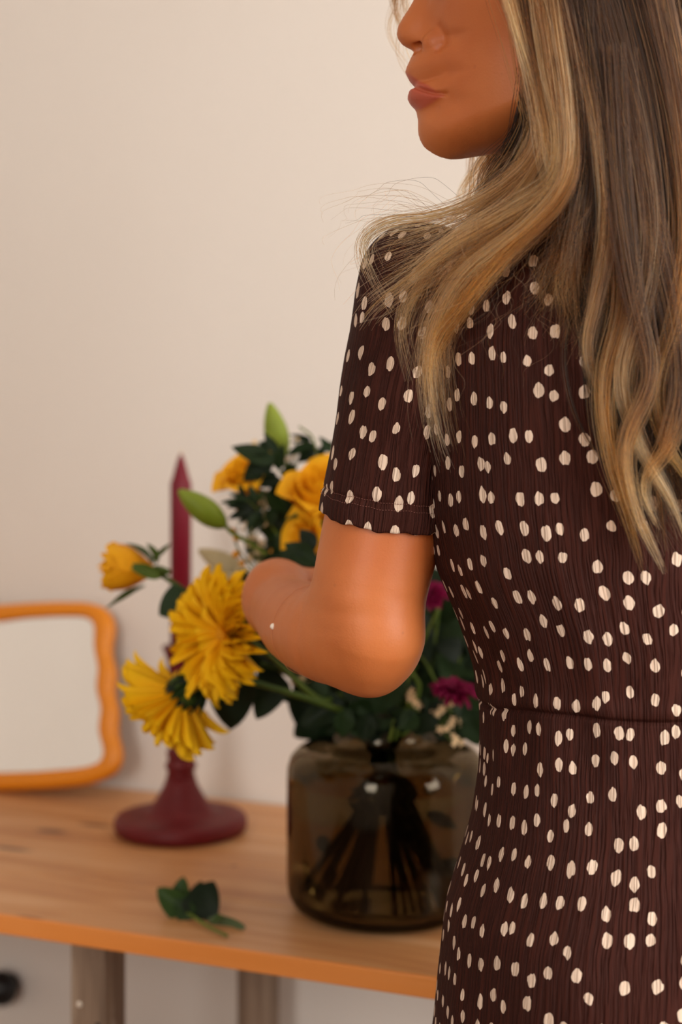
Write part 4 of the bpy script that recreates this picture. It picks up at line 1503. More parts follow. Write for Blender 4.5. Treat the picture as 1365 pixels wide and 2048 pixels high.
def surface_nets(fun, lo, hi, h):
    lo, hi = np.array(lo), np.array(hi)
    n_ = np.ceil((hi - lo) / h).astype(int) + 1
    ax = [lo[k_] + h * np.arange(n_[k_]) for k_ in range(3)]
    # blocks of 8^3 cells are evaluated only where a coarse sample lies near the surface
    B = 8
    nb = -(-n_ // B)
    cax = [lo[k_] + h * (B * np.arange(nb[k_]) + (B - 1) / 2) for k_ in range(3)]
    coarse = fun(np.stack(np.meshgrid(*cax, indexing='ij'), -1))
    Fp = np.repeat(np.repeat(np.repeat(coarse, B, 0), B, 1), B, 2).astype(np.float32)
    near = np.argwhere(np.abs(coarse) < B * h * 2.2)
    off_ = np.stack(np.meshgrid(np.arange(B), np.arange(B), np.arange(B), indexing='ij'), -1).reshape(-1, 3)
    for i in range(0, len(near), 2000):
        ix = (near[i:i + 2000, None, :] * B + off_[None]).reshape(-1, 3)
        Fp[ix[:, 0], ix[:, 1], ix[:, 2]] = fun(lo + h * ix)
    Fv = Fp[:n_[0], :n_[1], :n_[2]]
    ins = Fv < 0
    s = np.zeros(n_ - 1, dtype=np.int8)
    corners = [(a, b, c) for a in (0, 1) for b in (0, 1) for c in (0, 1)]
    for a, b, c in corners:
        s += ins[a:n_[0] - 1 + a, b:n_[1] - 1 + b, c:n_[2] - 1 + c]
    act = np.argwhere((s > 0) & (s < 8))
    idx = np.full(n_ - 1, -1, dtype=np.int64)
    idx[tuple(act.T)] = np.arange(len(act))
    acc = np.zeros((len(act), 3))
    cnt = np.zeros(len(act))
    for a, b, c in corners:
        for k_ in range(3):
            if (a, b, c)[k_]:
                continue
            e = [a, b, c]
            e[k_] = 1
            v0 = Fv[act[:, 0] + a, act[:, 1] + b, act[:, 2] + c]
            v1 = Fv[act[:, 0] + e[0], act[:, 1] + e[1], act[:, 2] + e[2]]
            m_ = (v0 < 0) != (v1 < 0)
            t_ = v0[m_] / (v0[m_] - v1[m_])
            q_ = np.tile(np.array([a, b, c], float), (m_.sum(), 1))
            q_[:, k_] = t_
            acc[m_] += q_
            cnt[m_] += 1
    verts = lo + h * (act + acc / cnt[:, None])
    quads = []
    for k_ in range(3):
        sl0 = [slice(1, n_[0] - 1), slice(1, n_[1] - 1), slice(1, n_[2] - 1)]
        sl1 = list(sl0)
        sl0[k_] = slice(0, n_[k_] - 1)
        sl1[k_] = slice(1, n_[k_])
        A_, B_ = ins[tuple(sl0)], ins[tuple(sl1)]
        e = np.argwhere(A_ != B_)
        flip = A_[tuple(e.T)]
        base = e + 1
        base[:, k_] -= 1
        i1, i2 = [x for x in range(3) if x != k_]
        o1, o2 = np.zeros(3, int), np.zeros(3, int)
        o1[i1], o2[i2] = 1, 1
        q_ = np.stack([idx[tuple(base.T)], idx[tuple((base - o1).T)], idx[tuple((base - o1 - o2).T)], idx[tuple((base - o2).T)]], 1)
        if k_ == 1:
            flip = ~flip
        q_[~flip] = q_[~flip][:, ::-1]
        quads.append(q_[:, ::-1])
    quads = np.concatenate(quads)
    return verts, quads[(quads >= 0).all(1)]


HV, HQ = surface_nets(f_head, (0.03, 0.88, 1.345), (0.245, 1.068, 1.62), 0.0010)
nhead = len(HV)
# the crown above the frame, coarser regions for the rest
AV, AQ = surface_nets(f_larm, (-0.10, 0.92, 0.985), (0.12, 1.42, 1.36), 0.0021)
RV, RQ = surface_nets(f_rarm, (0.05, 0.92, 1.00), (0.47, 1.40, 1.35), 0.003)
TV, TQ = surface_nets(lambda p: smin(smin(f_torso(p), f_legs(p), .03), cap(p, NECK_A - Vector((0, 0, .06)), NECK_B, .046, .050), .02), (0.03, 0.83, -0.01), (0.42, 1.20, 1.40), 0.006)
allv = np.concatenate([HV, AV, RV, TV])
allq = np.concatenate([HQ, AQ + len(HV), RQ + len(HV) + len(AV), TQ + len(HV) + len(AV) + len(RV)])
me = new_mesh('body', allv - np.array(person.location), allq)
tint = np.ones((len(allv), 4), dtype=np.float32)
q_ = HV - np.array(HC)
hu, hv, hw = q_ @ HF, q_ @ HL, q_[:, 2]
lipm = samp(LIP, hu, hw) * (np.abs(hv) < 0.030)
tint[:nhead, :3] = 1 - lipm[:, None] * np.array([0.16, 0.46, 0.0])
bu, bw_ = uw(872, -95)
brow = np.exp(-((hw - bw_ - 0.10 * (hu - bu)) / 0.0035) ** 2) * (np.abs(hv) > 0.012) * (np.abs(hv) < 0.048) * (hu > 0.03)
tint[:nhead, :3] *= (1 - 0.7 * brow)[:, None]
SC_U, SC_W = uw(1125, -95)
line_ = 0.030 + 0.75 * np.clip(hw - SC_W - 0.02, 0, None)
hm_ = np.clip((line_ - hu) / 0.004, 0, 1) * np.clip((hw - SC_W + 0.06) / 0.01, 0, 1)
hm_ = np.maximum(hm_, np.clip((hw - uw(870, -262)[1]) / 0.004, 0, 1))
tint[:nhead, :3] *= 1 - hm_[:, None] * np.array([0.90, 0.88, 0.86])   # scalp under the hair roots
ca = me.color_attributes.new('tint', 'FLOAT_COLOR', 'POINT')
ca.data.foreach_set('color', tint.ravel())
part('body', me, mat=MAT['skin'], parent=person)

# eyes (above the frame)
for s in (-1, 1):
    eu, ew = uw(897, -46, 0.031)
    c = np.array(HC) + HF * eu + HL * (0.031 * s) + np.array([0, 0, ew])
    bm = bmesh.new()
    bmesh.ops.create_uvsphere(bm, u_segments=32, v_segments=20, radius=0.0118)
    bm.verts.index_update()
    e = part('eyeball', new_mesh('eyeball', [v_.co.copy() for v_ in bm.verts], [tuple(v_.index for v_ in f_.verts) for f_ in bm.faces]), mat=MAT['eye'], parent=person)
    bm.free()
    e.matrix_basis = frame(Vector(c) - person.location, Vector(HF), Vector((0, 0, 1)))

# --- dress
NZ, NA = 430, 460
zz = np.sort(np.concatenate([np.linspace(0.42, 1.374, NZ - 40), np.linspace(1.0161, 1.0293, 40)]))
th = np.linspace(0, 2 * math.pi, NA, endpoint=False)
TT, ZZ = np.meshgrid(th, zz)
a_, b_ = torso_ab(ZZ)
ex = 2 / 2.25
ct, sn = np.cos(TT), np.sin(TT)
X = BX + a_ * np.sign(ct) * np.abs(ct) ** ex
Yv = BY + b_ * np.sign(sn) * np.abs(sn) ** ex
xr = X - BX
backm = np.clip(-sn, 0, 1)
rel = -0.008 * np.exp(-(xr / 0.022) ** 2) * np.exp(-((ZZ - 1.16) / 0.13) ** 2)
rel += 0.010 * np.exp(-((np.abs(xr) - 0.085) / 0.045) ** 2) * np.exp(-((ZZ - 1.235) / 0.055) ** 2)
rel += 0.016 * np.exp(-((np.abs(xr) - 0.075) / 0.055) ** 2) * np.exp(-((ZZ - 0.83) / 0.07) ** 2)
rel *= backm
seam = 1.0225 - 0.03 * np.clip(-(X - 0.16), 0, 1) + 0.0016 * np.sin(TT * 5 + 1)
rel += -0.0020 * np.exp(-((ZZ - seam) / 0.0016) ** 2) + 0.0012 * np.exp(-((ZZ - seam - 0.006) / 0.005) ** 2)
rel += 0.0012 * np.sin(TT * 17 + 3 * np.sin(ZZ * 30)) * np.exp(-((ZZ - 1.0) / 0.05) ** 2) * 0.5
rel += 0.0016 * np.sin(34 * ZZ + 5 * TT + 2 * np.sin(9 * TT)) * (0.4 + 0.6 * np.exp(-((ZZ - 1.05) / 0.09) ** 2)) * 0.7
fold = np.clip((0.86 - ZZ) / 0.4, 0, 1)
rel += 0.020 * fold * np.sin(11 * TT + 1.5 * np.sin(3 * TT)) * np.clip(fold * 2, 0, 1)
nl = np.hypot(ct, sn)
X += rel * ct / nl
Yv += rel * sn / nl
verts = np.stack([X, Yv, ZZ], -1).reshape(-1, 3)
ii, jj = np.meshgrid(np.arange(NZ - 1), np.arange(NA), indexing='ij')
j2 = (jj + 1) % NA
quads = np.stack([ii * NA + jj, ii * NA + j2, (ii + 1) * NA + j2, (ii + 1) * NA + jj], -1).reshape(-1, 4)
me = new_mesh('dress', verts - np.array(person.location), quads)
uvl = me.uv_layers.new(name='UVMap')
PER = 0.87
uq = np.stack([jj, jj + 1, jj + 1, jj], -1).reshape(-1) / NA * PER
vq = np.stack([zz[ii], zz[ii], zz[ii + 1], zz[ii + 1]], -1).reshape(-1)
uvl.data.foreach_set('uv', np.stack([uq, vq], -1).astype(np.float32).ravel())
dress = part('dress', me, mat=MAT['dress'], parent=person)
dress['label'] = 'brown crinkled dress with cream dots and a waist seam'
DRV, DRQ = verts, quads


def sleeve(axis, rad, hem_tilt, side, wob_seed):
    """sleeve tube along the arm with a rounded shoulder cap, a stitched hem and a turned-in edge"""
    n_, m_ = 150, 150
    c_ = catmull(axis, n_)
    L_ = np.concatenate([[0], np.cumsum(np.linalg.norm(np.diff(c_, axis=0), axis=1))])
    r_ = np.interp(np.linspace(0, 1, n_), np.linspace(0, 1, len(rad)), rad)
    tn_ = np.gradient(c_, axis=0)
    tn_ /= np.linalg.norm(tn_, axis=1)[:, None]
    rows, vrow = [], []
    t0 = tn_[0]
    for q in np.linspace(0.02, 1, 26)[:-1]:
        ph = q * math.pi / 2
        rows.append((c_[0] - t0 * r_[0] * 0.86 * math.cos(ph), t0, r_[0] * math.sin(ph) ** 0.72))
        vrow.append(-r_[0] * (1 - q) * 1.45)
    for i in range(n_):
        rows.append((c_[i], tn_[i], r_[i]))
        vrow.append(L_[i])
    end = (c_[-1], tn_[-1], r_[-1])
    hem_row = len(rows)
    for dz, dr in ((0.0006, -0.0004), (0.0006, -0.0012), (-0.001, -0.0016), (-0.012, -0.0018)):
        rows.append((end[0] + end[1] * dz, end[1], end[2] + dr))
        vrow.append(L_[-1] + 0.002)
    vs_ = []
    camd = np.array([0.0, -1.0, 0.0])
    for k_, (c0, t_, rr) in enumerate(rows):
        s_ = unit(np.cross(t_, camd))
        w_ = np.cross(s_, t_)                          # towards the camera
        for a in range(m_):
            an = 2 * math.pi * a / m_
            e = math.cos(an) * s_ + math.sin(an) * w_
            f_ = max(0.0, (vrow[k_] / L_[-1])) ** 5
            sh = (hem_tilt * math.sin(an) + 0.0006 * math.sin(9 * an + wob_seed) + 0.0004 * math.sin(23 * an)) * min(1.2, f_)
            st_ = -0.0011 * math.exp(-((vrow[k_] - (L_[-1] - 0.0145)) / 0.0011) ** 2) + 0.0005 * math.exp(-((vrow[k_] - (L_[-1] - 0.007)) / 0.005) ** 2)
            wv = 0.0006 * math.sin(3 * an + 40 * vrow[k_]) + 0.0004 * math.sin(7 * an - 70 * vrow[k_])
            vs_.append(c0 + e * (rr + st_ + wv) + t_ * sh)
    nr_ = len(rows)
    ii_, jj_ = np.meshgrid(np.arange(nr_ - 1), np.arange(m_), indexing='ij')
    j2_ = (jj_ + 1) % m_
    qd = np.stack([ii_ * m_ + jj_, (ii_ + 1) * m_ + jj_, (ii_ + 1) * m_ + j2_, ii_ * m_ + j2_], -1).reshape(-1, 4)
    vs_ = np.array(vs_)
    me_ = new_mesh('sleeve', vs_ - np.array(person.location), qd)
    ul = me_.uv_layers.new(name='UVMap')
    vr = np.array(vrow)
    per = 2 * math.pi * 0.044
    uu = np.stack([jj_, jj_, jj_ + 1, jj_ + 1], -1).reshape(-1) / m_ * per + 1.31 + side
    vv = -np.stack([vr[ii_], vr[ii_ + 1], vr[ii_ + 1], vr[ii_]], -1).reshape(-1)
    ul.data.foreach_set('uv', np.stack([uu, vv], -1).astype(np.float32).ravel())
    o = part('sleeve', me_, mat=MAT['dress'], parent=dress)
    # two rows of stitches at the hem
    tmpl = []
    V3 = vs_.reshape(nr_, m_, 3)
    for off in (0.0150, 0.0118):
        k_ = int(np.argmin(np.abs(vr[:hem_row] - (L_[-1] - off))))
        ring = V3[k_]
        cen = ring.mean(0)
        for a in range(0, m_, 1):
            p_, q2 = ring[a], ring[(a + 1) % m_]
            o1 = (p_ - cen) / np.linalg.norm(p_ - cen) * 0.0007
            tmpl.append(tube([p_ + o1, p_ + o1 + (q2 - p_) * 0.3, p_ + o1 + (q2 - p_) * 0.6], [0.00016, 0.0002, 0.00016], 3, 4))
    vs2, fs2 = merge(*tmpl)
    s2 = part('stitching', vs2, fs2, MAT['thread'], dress)
    tag(s2, kind='stuff')
    return vs_, qd


MAT['thread'] = m_plain('thread', (128, 84, 74), 0.7, 0.2)
lax = [P(855, 572, 0.99), P(843, 615, 0.99), P(828, 690, 0.99), P(812, 760, 0.99), P(797, 850, 0.99), P(784, 940, 0.99), P(773, 1030, 0.99)]
LSV, LSQ = sleeve(lax, [0.0475, 0.0462, 0.0442, 0.0432, 0.0434, 0.0445, 0.0458], 0.0085, 0.0, 1.0)
rax = [Vector(tuple(q)) for q in catmull([SHR, Vector((0.41, 0.99, 1.18)), ELR], 17)[:11:2]]
RSV, RSQ = sleeve(rax, [0.0475, 0.0455, 0.0450, 0.0450, 0.0455, 0.0465], 0.005, 0.2, 2.0)

# --- thin bracelet with one bead on the left wrist
rayd = unit(P(547, 1253, 1.0) - Vector((0, 0, ZC)))
rt = 0.95
for _ in range(400):                                  # where the wrist is seen at the bead
    if float(f_larm((np.array([0, 0, ZC]) + rayd * rt)[None])[0]) < 0:
        break
    rt += 0.001
hit = np.array([0, 0, ZC]) + rayd * rt
bn = unit(Vector(LFORE[3]) - Vector(LFORE[2]))
bc = np.array(tuple(LFORE[2])) + bn * float((hit - np.array(tuple(LFORE[2]))) @ bn)
s_ = unit(np.cross(bn, [0, 0, 1]))
w_ = np.cross(s_, bn)
pts = []
for i in range(48):
    an = 2 * math.pi * i / 48
    e = math.cos(an) * s_ + math.sin(an) * w_
    r = 0.02
    for _ in range(30):                               # march out to the skin
        if float(f_larm(np.array([np.array(bc) + e * r]))[0]) > 0.0003:
            break
        r += 0.0008
    pts.append(np.array(bc) + e * r)
v, f = tube(pts + [pts[0]], [0.0002], 140, 5)
MAT['cord'] = m_plain('fine_gold_cord', (206, 130, 80), 0.5, 0.4)
br = part('bracelet', v, f, MAT['cord'], person)
br['label'] = 'thin gold cord bracelet with one white bead'
bp = hit
M = Matrix.Translation(Vector(bp))
bm = bmesh.new()
bmesh.ops.create_icosphere(bm, subdivisions=2, radius=0.0024, matrix=M)
bm.verts.index_update()
part('bead', [v_.co.copy() for v_ in bm.verts], [tuple(v_.index for v_ in f_.verts) for f_ in bm.faces], MAT['bead'], br)
bm.free()

# ------------------------------------------------------------------ hair
hv_ = np.concatenate([DRV, LSV, RSV])
hq_ = np.concatenate([DRQ[::1], LSQ + len(DRV), RSQ + len(DRV) + len(LSV)])
sub = [tuple(q) for q in hq_[::1].tolist()]
BVH = BVHTree.FromPolygons(hv_.tolist(), sub)
SKC = np.array(HC) + HF * uw(1125, -95)[0] + np.array([0, 0, uw(1125, -95)[1]])
SKR = np.array([0.092, 0.076, 0.087])


def push(pts_, margin):
    out = []
    for p in pts_:
        q = p - SKC
        l_ = np.array([q @ HF, q @ HL, q[2]])
        k_ = np.linalg.norm(l_ / (SKR + margin * 0.8))
        if 1e-6 < k_ < 1:
            l_ = l_ / k_
            p = SKC + HF * l_[0] + HL * l_[1] + np.array([0, 0, l_[2]])
        if p[2] < 1.42:
            loc, nr_, ix, d_ = BVH.find_nearest(Vector(p))
            if loc is not None:
                sd = (Vector(p) - loc).dot(nr_)
                if sd < 0 and d_ < 0.05 or 0 <= sd and d_ < margin:
                    p = np.array(loc + nr_ * margin)
        out.append(p)
    return np.array(out)


class Hair:
    def __init__(self):
        self.pos, self.rad, self.col, self.sizes = [], [], [], []

    def lock(self, guide, spread, n_, tone, ns=30, wave=0.004, wl=3.0, g0=0.30, endr=(0.72, 1.0), rad=0.00013, push_m=0.004, jitter=0.0, clump=0.6):
        """guide: control points in world space; spread: radii along it"""
        g_ = catmull(guide, ns)
        t = np.linspace(0, 1, ns)
        ph = rng.uniform(0, 6.28, 4)
        amp = wave * np.clip(t * 1.6 - 0.15, 0, 1)
        g_ = g_ + np.stack([amp * np.sin(2 * math.pi * wl * t + ph[0]), 0.6 * amp * np.sin(2 * math.pi * wl * t + ph[1]), 0 * t], 1)
        g_ = push(g_, push_m)
        tn_ = np.gradient(g_, axis=0)
        tn_ /= np.linalg.norm(tn_, axis=1)[:, None] + 1e-9
        a = np.cross(tn_, np.array([0.05, -1.0, 0.08]))
        a /= np.linalg.norm(a, axis=1)[:, None] + 1e-9
        b = np.cross(a, tn_)
        sp = np.interp(t, np.linspace(0, 1, len(spread)), spread)
        lockv = rng.choice((0.3, 0.6, 1.1, 1.7), p=(.3, .3, .22, .18)) if isinstance(tone[0], np.ndarray) else 1.3
        for _ in range(n_):
            r0 = math.sqrt(rng.uniform()) ** (1 + clump)
            an = rng.uniform(0, 6.28)
            oa, ob = r0 * math.cos(an), r0 * math.sin(an)
            te = rng.uniform(*endr)
            tt = t * te
            gi = np.stack([np.interp(tt, t, g_[:, k_]) for k_ in range(3)], 1)
            ai = np.stack([np.interp(tt, t, a[:, k_]) for k_ in range(3)], 1)
            bi = np.stack([np.interp(tt, t, b[:, k_]) for k_ in range(3)], 1)
            s = np.interp(tt, t, sp)
            p1, p2 = rng.uniform(0, 6.28, 2)
            f1 = rng.uniform(1.0, 3.0)
            ja = oa + 0.30 * np.sin(f1 * 6.28 * tt + p1) * tt + rng.normal(0, 1) * 0.25 * tt ** 2
            jb = ob * 0.8 + 0.2 * np.sin(f1 * 5.1 * tt + p2) * tt
            x = gi + ai * (ja * s)[:, None] + bi * (np.maximum(jb, -0.5) * s)[:, None]
            if jitter:
                x = x + ai * (jitter * rng.normal() * tt ** 2)[:, None] + np.array([0, 0, 1]) * (jitter * rng.normal() * tt ** 2)[:, None]
            self.pos.append(x)
            self.rad.append(rad * rng.uniform(.7, 1.25) * np.clip(1.15 - 0.75 * t ** 3, 0.2, 1))
            v_ = lockv * rng.choice((0.45, 0.75, 1.0, 1.3, 1.7), p=(.2, .25, .25, .2, .1)) * rng.uniform(.85, 1.15)
            if isinstance(tone[0], np.ndarray):
                root_c, tip_c = tones[rng.choice(len(tones), p=tone[0])] if rng.uniform() < 0.3 else tone[1]
            else:
                root_c, tip_c = tones[rng.integers(len(tones))] if rng.uniform() < 0.4 else tone
            mixf = np.clip((tt - g0 - 0.25 * rng.uniform()) / 0.35, 0, 1)[:, None]
            c_ = (np.array(root_c) * (1 - mixf) + np.array(tip_c) * mixf) * v_
            self.col.append(np.concatenate([np.clip(c_, 0, .95), np.ones((ns, 1))], 1))
            self.sizes.append(ns)

    def build(self, name, parent):
        cu_ = bpy.data.hair_curves.new(name)
        cu_.add_curves(self.sizes)
        pos = np.concatenate(self.pos) - np.array(person.location)
        cu_.attributes['position'].data.foreach_set('vector', pos.astype(np.float32).ravel())
        ra = cu_.attributes.get('radius') or cu_.attributes.new('radius', 'FLOAT', 'POINT')
        ra.data.foreach_set('value', np.concatenate(self.rad).astype(np.float32))
        ca_ = cu_.attributes.new('tone', 'FLOAT_COLOR', 'POINT')
        ca_.data.foreach_set('color', np.concatenate(self.col).astype(np.float32).ravel())
        cu_.materials.append(MAT['hair'])
        o = bpy.data.objects.new(name, cu_)
        COL.objects.link(o)
        o.parent = parent
        return o


DK, MD, LT, GO, AS = (srgb(36, 21, 12)[:3], srgb(98, 56, 25)[:3], srgb(200, 137, 84)[:3], srgb(158, 88, 32)[:3], srgb(128, 92, 60)[:3])
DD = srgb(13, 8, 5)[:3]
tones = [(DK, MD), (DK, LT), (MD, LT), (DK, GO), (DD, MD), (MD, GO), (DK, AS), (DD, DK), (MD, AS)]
Hr = Hair()


CROWN_F = SKC + HF * 0.038 + np.array([0, 0, 0.090])
CROWN_B = SKC - HF * 0.055 + np.array([0, 0, 0.078])


def gp(q):
    return Vector(tuple(q)) if len(q) == 3 and isinstance(q, np.ndarray) else P(*q)


def px_guide(lst):
    g_ = [P(*q) for q in lst]
    if lst[0][1] <= 0:                                # grows from the parting on the crown
        x_ = lst[0][0]
        g_ = [Vector(CROWN_F + (CROWN_B - CROWN_F) * min(1, max(0, (x_ - 1000) / 350))), P(x_ + 5, -250, 0.93), P(x_, -130, 0.90)] + g_
    return g_


def curtain(L_, R_, nlocks, per, spread, weights, jit=0.004, wave=0.004, wl=2.5, edge=0.0, deep=0.0, **kw):
    Lp, Rp = np.array([tuple(gp(q)) for q in L_]), np.array([tuple(gp(q)) for q in R_])
    w_ = np.array(weights, float)
    w_ /= w_.sum()
    for i in range(nlocks):
        f_ = (i + rng.uniform(0, 1)) / nlocks
        g_ = Lp * (1 - f_) + Rp * f_
        g_ = g_ + rng.normal(0, jit, 3) * np.linspace(0.3, 1, len(g_))[:, None] + rng.normal(0, jit * .5, g_.shape)
        g_[:, 1] += deep * rng.uniform(0, 1)
        tn_ = (w_, tones[rng.choice(len(tones), p=w_)])
        Hr.lock(g_, np.array(spread) * rng.uniform(.5, 1.3), int(per * rng.uniform(.6, 1.4)), tn_, wave=wave * rng.uniform(.5, 1.5), wl=wl * rng.uniform(.7, 1.3), **kw)


# back curtain: inner layer coloured dark as shadow between locks, outer layer with highlights
KL = [CROWN_F, (1080, -270, .94), (1085, -150, .90), (1110, 0, .885), (1140, 180, .88), (1165, 350, .88), (1178, 520, .885), (1182, 700, .882), (1205, 870, .88), (1255, 1000, .885), (1300, 1120, .89)]
KR = [CROWN_B, (1330, -280, 1.0), (1430, -120, .97), (1500, 30, .95), (1530, 200, .93), (1530, 380, .91), (1520, 540, .90), (1520, 700, .89), (1510, 860, .885), (1500, 980, .885), (1500, 1080, .89)]
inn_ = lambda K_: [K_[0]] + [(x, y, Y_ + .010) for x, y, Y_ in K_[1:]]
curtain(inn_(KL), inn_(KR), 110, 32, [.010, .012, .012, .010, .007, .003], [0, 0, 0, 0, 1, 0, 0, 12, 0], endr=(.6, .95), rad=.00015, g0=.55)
curtain(KL, KR, 95, 15, [.0025, .004, .0035, .003, .003, .0015], [3, 3, 0, 3, 4, 0, 2, 3, 1], wave=.007, wl=2.2, endr=(.7, 1.0), g0=.48, rad=.00014)
# distinct wavy locks seen near the ends of the curtain
for gl, sp, n_, tn_ in (
        ([(1150, -50, .885), (1200, 200, .875), (1235, 420, .872), (1240, 600, .872), (1205, 760, .87), (1225, 900, .872), (1262, 1020, .876), (1290, 1150, .88)], [.026, .020, .012, .007, .002], 240, (DK, GO)),
        ([(1200, -50, .885), (1260, 200, .875), (1300, 450, .872), (1290, 620, .87), (1260, 760, .868), (1285, 890, .87), (1335, 1000, .872), (1372, 1100, .876)], [.026, .020, .012, .007, .002], 272, (DK, LT)),
        ([(1300, -50, .885), (1350, 200, .875), (1370, 450, .872), (1350, 640, .87), (1320, 780, .868), (1345, 900, .87), (1400, 1000, .872)], [.026, .020, .012, .007, .002], 256, (DK, GO)),
        ([(1180, 0, .88), (1190, 250, .872), (1215, 450, .87), (1200, 600, .872), (1188, 720, .872), (1235, 860, .872), (1300, 950, .874)], [.018, .014, .007, .005, .002], 130, (DK, AS)),
        ([(1400, -80, .965), (1460, 120, .94), (1480, 350, .91), (1460, 560, .888), (1440, 760, .875), (1450, 950, .872), (1420, 1090, .88)], [.02, .02, .016, .010, .003], 260, (MD, LT)),
        ([(1380, -60, .93), (1420, 150, .90), (1430, 400, .885), (1400, 600, .875), (1420, 800, .868), (1400, 960, .87), (1440, 1060, .876)], [.02, .02, .014, .009, .003], 240, (MD, GO)),
        ([(1120, -60, .88), (1160, 120, .872), (1195, 260, .868), (1215, 420, .868), (1190, 560, .872), (1160, 640, .878)], [.010, .010, .006, .004, .002], 120, (DK, LT)),
        ([(1260, 300, .874), (1330, 560, .868), (1365, 760, .866), (1330, 880, .868), (1300, 960, .87), (1320, 1060, .874)], [.012, .009, .008, .005, .002], 170, (DK, LT)),
        ([(1230, 100, .876), (1245, 350, .868), (1275, 600, .866), (1300, 760, .866), (1262, 900, .868), (1275, 1040, .872), (1330, 1150, .876)], [.016, .012, .007, .005, .002], 170, (DK, LT))):
    Hr.lock(px_guide(gl), sp, n_, tn_, wave=.003, wl=2, push_m=.006, g0=.34)
# hair framing the face, falling forward over the shoulder
AL = [CROWN_F, (955, -270, .925), (985, -180, .90), (1003, -60, .888), (1030, 60, .885), (1056, 180, .886), (1062, 270, .888), (1000, 360, .905), (905, 430, .935), (810, 462, .945), (752, 478, .955)]
AR = [CROWN_F, (1080, -280, .925), (1095, -180, .895), (1110, -60, .882), (1135, 80, .878), (1155, 220, .876), (1150, 340, .876), (1075, 440, .882), (960, 525, .893), (850, 588, .905), (762, 640, .925)]
curtain(AL, AR, 38, 17, [.007, .008, .007, .005, .003, .002], [2, 3, 3, 3, 0, 2, 2, 0, 2], jit=.004, wave=.003, endr=(.70, 1.0), jitter=.004, g0=.10)
BL = [CROWN_F, (985, -270, .925), (1005, -150, .895), (1020, -40, .885), (1048, 90, .882), (1078, 220, .88), (1080, 320, .884), (1000, 430, .893), (900, 530, .905), (845, 640, .915), (852, 760, .915), (878, 880, .918)]
BR = [CROWN_F, (1100, -280, .925), (1120, -160, .895), (1130, -40, .88), (1150, 100, .876), (1170, 240, .874), (1160, 370, .876), (1080, 480, .882), (975, 570, .89), (895, 680, .902), (885, 800, .905), (912, 920, .912)]
curtain(BL, BR, 26, 20, [.006, .008, .007, .005, .003, .002], [1, 4, 4, 2, 0, 2, 2, 0, 2], jit=.004, wave=.003, endr=(.68, 1.0), jitter=.005, g0=.12)
# thick light lock sweeping across the shoulder
for gl, sp, n_, tn_ in (
        ([(1070, -60, .88), (1090, 120, .875), (1115, 260, .872), (1105, 360, .872), (1010, 430, .882), (910, 490, .895), (820, 560, .91), (745, 612, .93), (715, 650, .945)], [.004, .008, .008, .007, .006, .004, .001], 120, (MD, LT)),
        ([(1100, 0, .876), (1130, 200, .87), (1130, 350, .87), (1050, 450, .878), (930, 540, .89), (868, 640, .90), (855, 740, .905), (872, 850, .91), (905, 940, .912)], [.004, .008, .008, .007, .006, .004, .001], 120, (MD, LT)),
        ([(1120, 100, .874), (1145, 280, .87), (1120, 400, .87), (1010, 510, .882), (930, 600, .89), (880, 690, .90), (858, 790, .905)], [.004, .007, .007, .006, .004, .001], 130, (MD, GO)),
        ([(1050, 40, .88), (1080, 200, .875), (1090, 300, .874), (1020, 400, .888), (920, 470, .905), (850, 560, .92), (800, 660, .925), (830, 780, .925)], [.003, .006, .006, .005, .004, .001], 130, (MD, LT)),
        ([(1040, 60, .88), (1075, 220, .875), (1060, 320, .878), (960, 400, .905), (860, 436, .93), (775, 450, .94), (735, 490, .95), (748, 560, .945), (790, 640, .935)], [.003, .006, .006, .005, .003, .001], 60, (MD, LT)),
        ([(1010, -60, .885), (1040, 60, .878), (1060, 150, .876), (1085, 250, .874), (1110, 330, .872), (1140, 420, .875)], [.004, .006, .005, .004, .003, .001], 200, (MD, LT))):
    Hr.lock(px_guide(gl), sp, n_, tn_, wave=.002, wl=2, push_m=.004, endr=(.75, 1.0), jitter=.004, g0=.02)
# filling between the two falls: sparse crossing strands
curtain([(1130, 0, .885), (1150, 250, .878), (1140, 420, .88), (1090, 520, .888), (1050, 600, .892)], [(1190, 0, .88), (1200, 300, .876), (1190, 480, .88), (1180, 620, .888), (1190, 740, .89)], 34, 26, [.008, .009, .008, .005], [2, 2, 2, 2, 2, 1, 2, 1, 1], jit=.006, endr=(.6, 1.0), jitter=.006)
# far side of the face and behind the neck
FS1, FS2, FS3 = SKC + HF * 0.070 - HL * 0.050 + np.array([0, 0, 0.058]), SKC + HF * 0.082 - HL * 0.066 + np.array([0, 0, 0.0]), SKC + HF * 0.060 - HL * 0.070 + np.array([0, 0, 0.062])
curtain([CROWN_F, FS1, (808, -150, 1.045), (786, -20, 1.06), (790, 60, 1.06), (812, 140, 1.06), (850, 230, 1.055)], [CROWN_F, FS3, (830, -150, 1.045), (815, -20, 1.05), (822, 60, 1.05), (850, 140, 1.05), (880, 230, 1.05)],
        8, 9, [.003, .004, .003, .002], [1, 0, 0, 3, 0, 3, 0, 0, 0], endr=(.55, .95), jit=.002)
curtain([CROWN_F, FS3, (930, 0, 1.06), (965, 200, 1.05), (958, 300, 1.045), (935, 380, 1.035), (922, 440, 1.02)], [CROWN_F, SKC - HL * 0.085 + np.array([0, 0, 0.03]), (1080, 0, 1.06), (1085, 200, 1.05), (1075, 300, 1.04), (1050, 380, 1.02), (1000, 450, 1.0)],
        26, 36, [.006, .007, .007, .006, .004], [3, 2, 2, 2, 2, 1, 2, 2, 1], endr=(.7, 1.0), jit=.004)
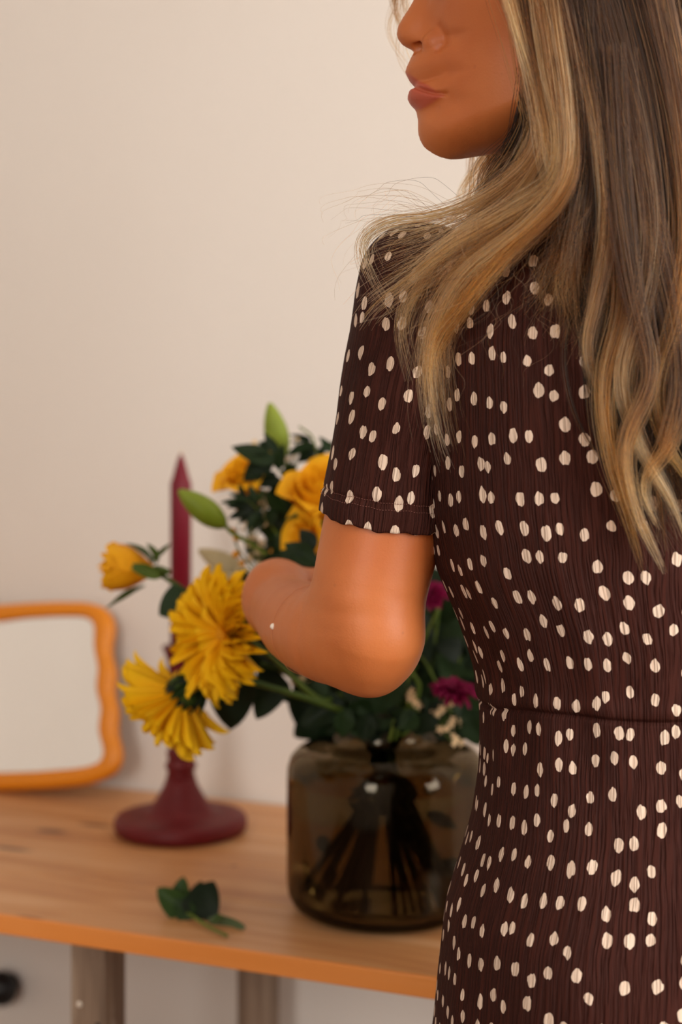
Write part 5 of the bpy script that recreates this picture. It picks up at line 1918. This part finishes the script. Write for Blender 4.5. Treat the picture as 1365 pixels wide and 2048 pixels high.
curtain([(1050, 120, .90), (1040, 250, .905), (1000, 330, .93), (965, 400, .955), (940, 450, .965)], [(1150, 120, .89), (1160, 280, .89), (1120, 380, .90), (1050, 450, .92), (980, 500, .93)],
        36, 40, [.006, .008, .008, .006], [3, 2, 2, 2, 2, 1, 2, 2, 1], endr=(.7, 1.0), jit=.004)
# stray flyaways over the shoulder and back
for _ in range(80):
    x0, y0 = rng.uniform(900, 1180), rng.uniform(380, 560)
    an = rng.uniform(2.0, 5.2) if x0 < 1050 else rng.uniform(0.2, 3.0)
    L_ = rng.uniform(120, 330)
    dx, dy = math.cos(an) * L_, abs(math.sin(an)) * L_ * 0.9 + 20
    bend = rng.uniform(-60, 60)
    Y0 = .885
    Hr.lock(px_guide([(x0, y0, Y0), (x0 + dx * .35 + bend * .4, y0 + dy * .3, Y0), (x0 + dx * .7 + bend, y0 + dy * .65, Y0), (x0 + dx, y0 + dy, Y0)]), [.002, .006], 1, (MD, LT), ns=20, push_m=.003, rad=.00008)
for _ in range(26):
    x0, y0 = rng.uniform(850, 960), rng.uniform(430, 450)
    x1, y1 = rng.uniform(660, 790), rng.uniform(380, 480)
    Hr.lock(px_guide([(x0, y0, .97), ((x0 + x1) / 2, min(y0, y1) - rng.uniform(0, 25), .965), (x1, y1, .96), (x1 - rng.uniform(10, 60), y1 + rng.uniform(20, 160), .955)]), [.001, .004], 1, (MD, LT), ns=20, push_m=.003, rad=.00007)
Hr.build('hair', person)
# dark underlayer on the scalp (above the frame and under the strands)
vs, fs = [], []
nu, nv = 64, 40
for j in range(nv):
    for i in range(nu):
        t = math.pi * j / (nv - 1)
        a = 2 * math.pi * i / nu
        l_ = np.array([math.sin(t) * math.cos(a), math.sin(t) * math.sin(a), math.cos(t)]) * (SKR + 0.001)
        vs.append(SKC + HF * l_[0] + HL * l_[1] + np.array([0, 0, l_[2]]))
keep = lambda k_: ((vs[k_] - SKC) @ HF) < 0.030 + 0.75 * max(0, (vs[k_][2] - SKC[2]) - 0.02)
for j in range(nv - 1):
    for i in range(nu):
        q = (j * nu + i, (j + 1) * nu + i, (j + 1) * nu + (i + 1) % nu, j * nu + (i + 1) % nu)
        if all(keep(k_) for k_ in q):
            fs.append(q)
MAT['scalp'] = m_plain('dark_hair_base', (48, 32, 22), 0.6, 0.3, bump=(400, .5, .001))
part('scalp_hair', vs, fs, MAT['scalp'], person)
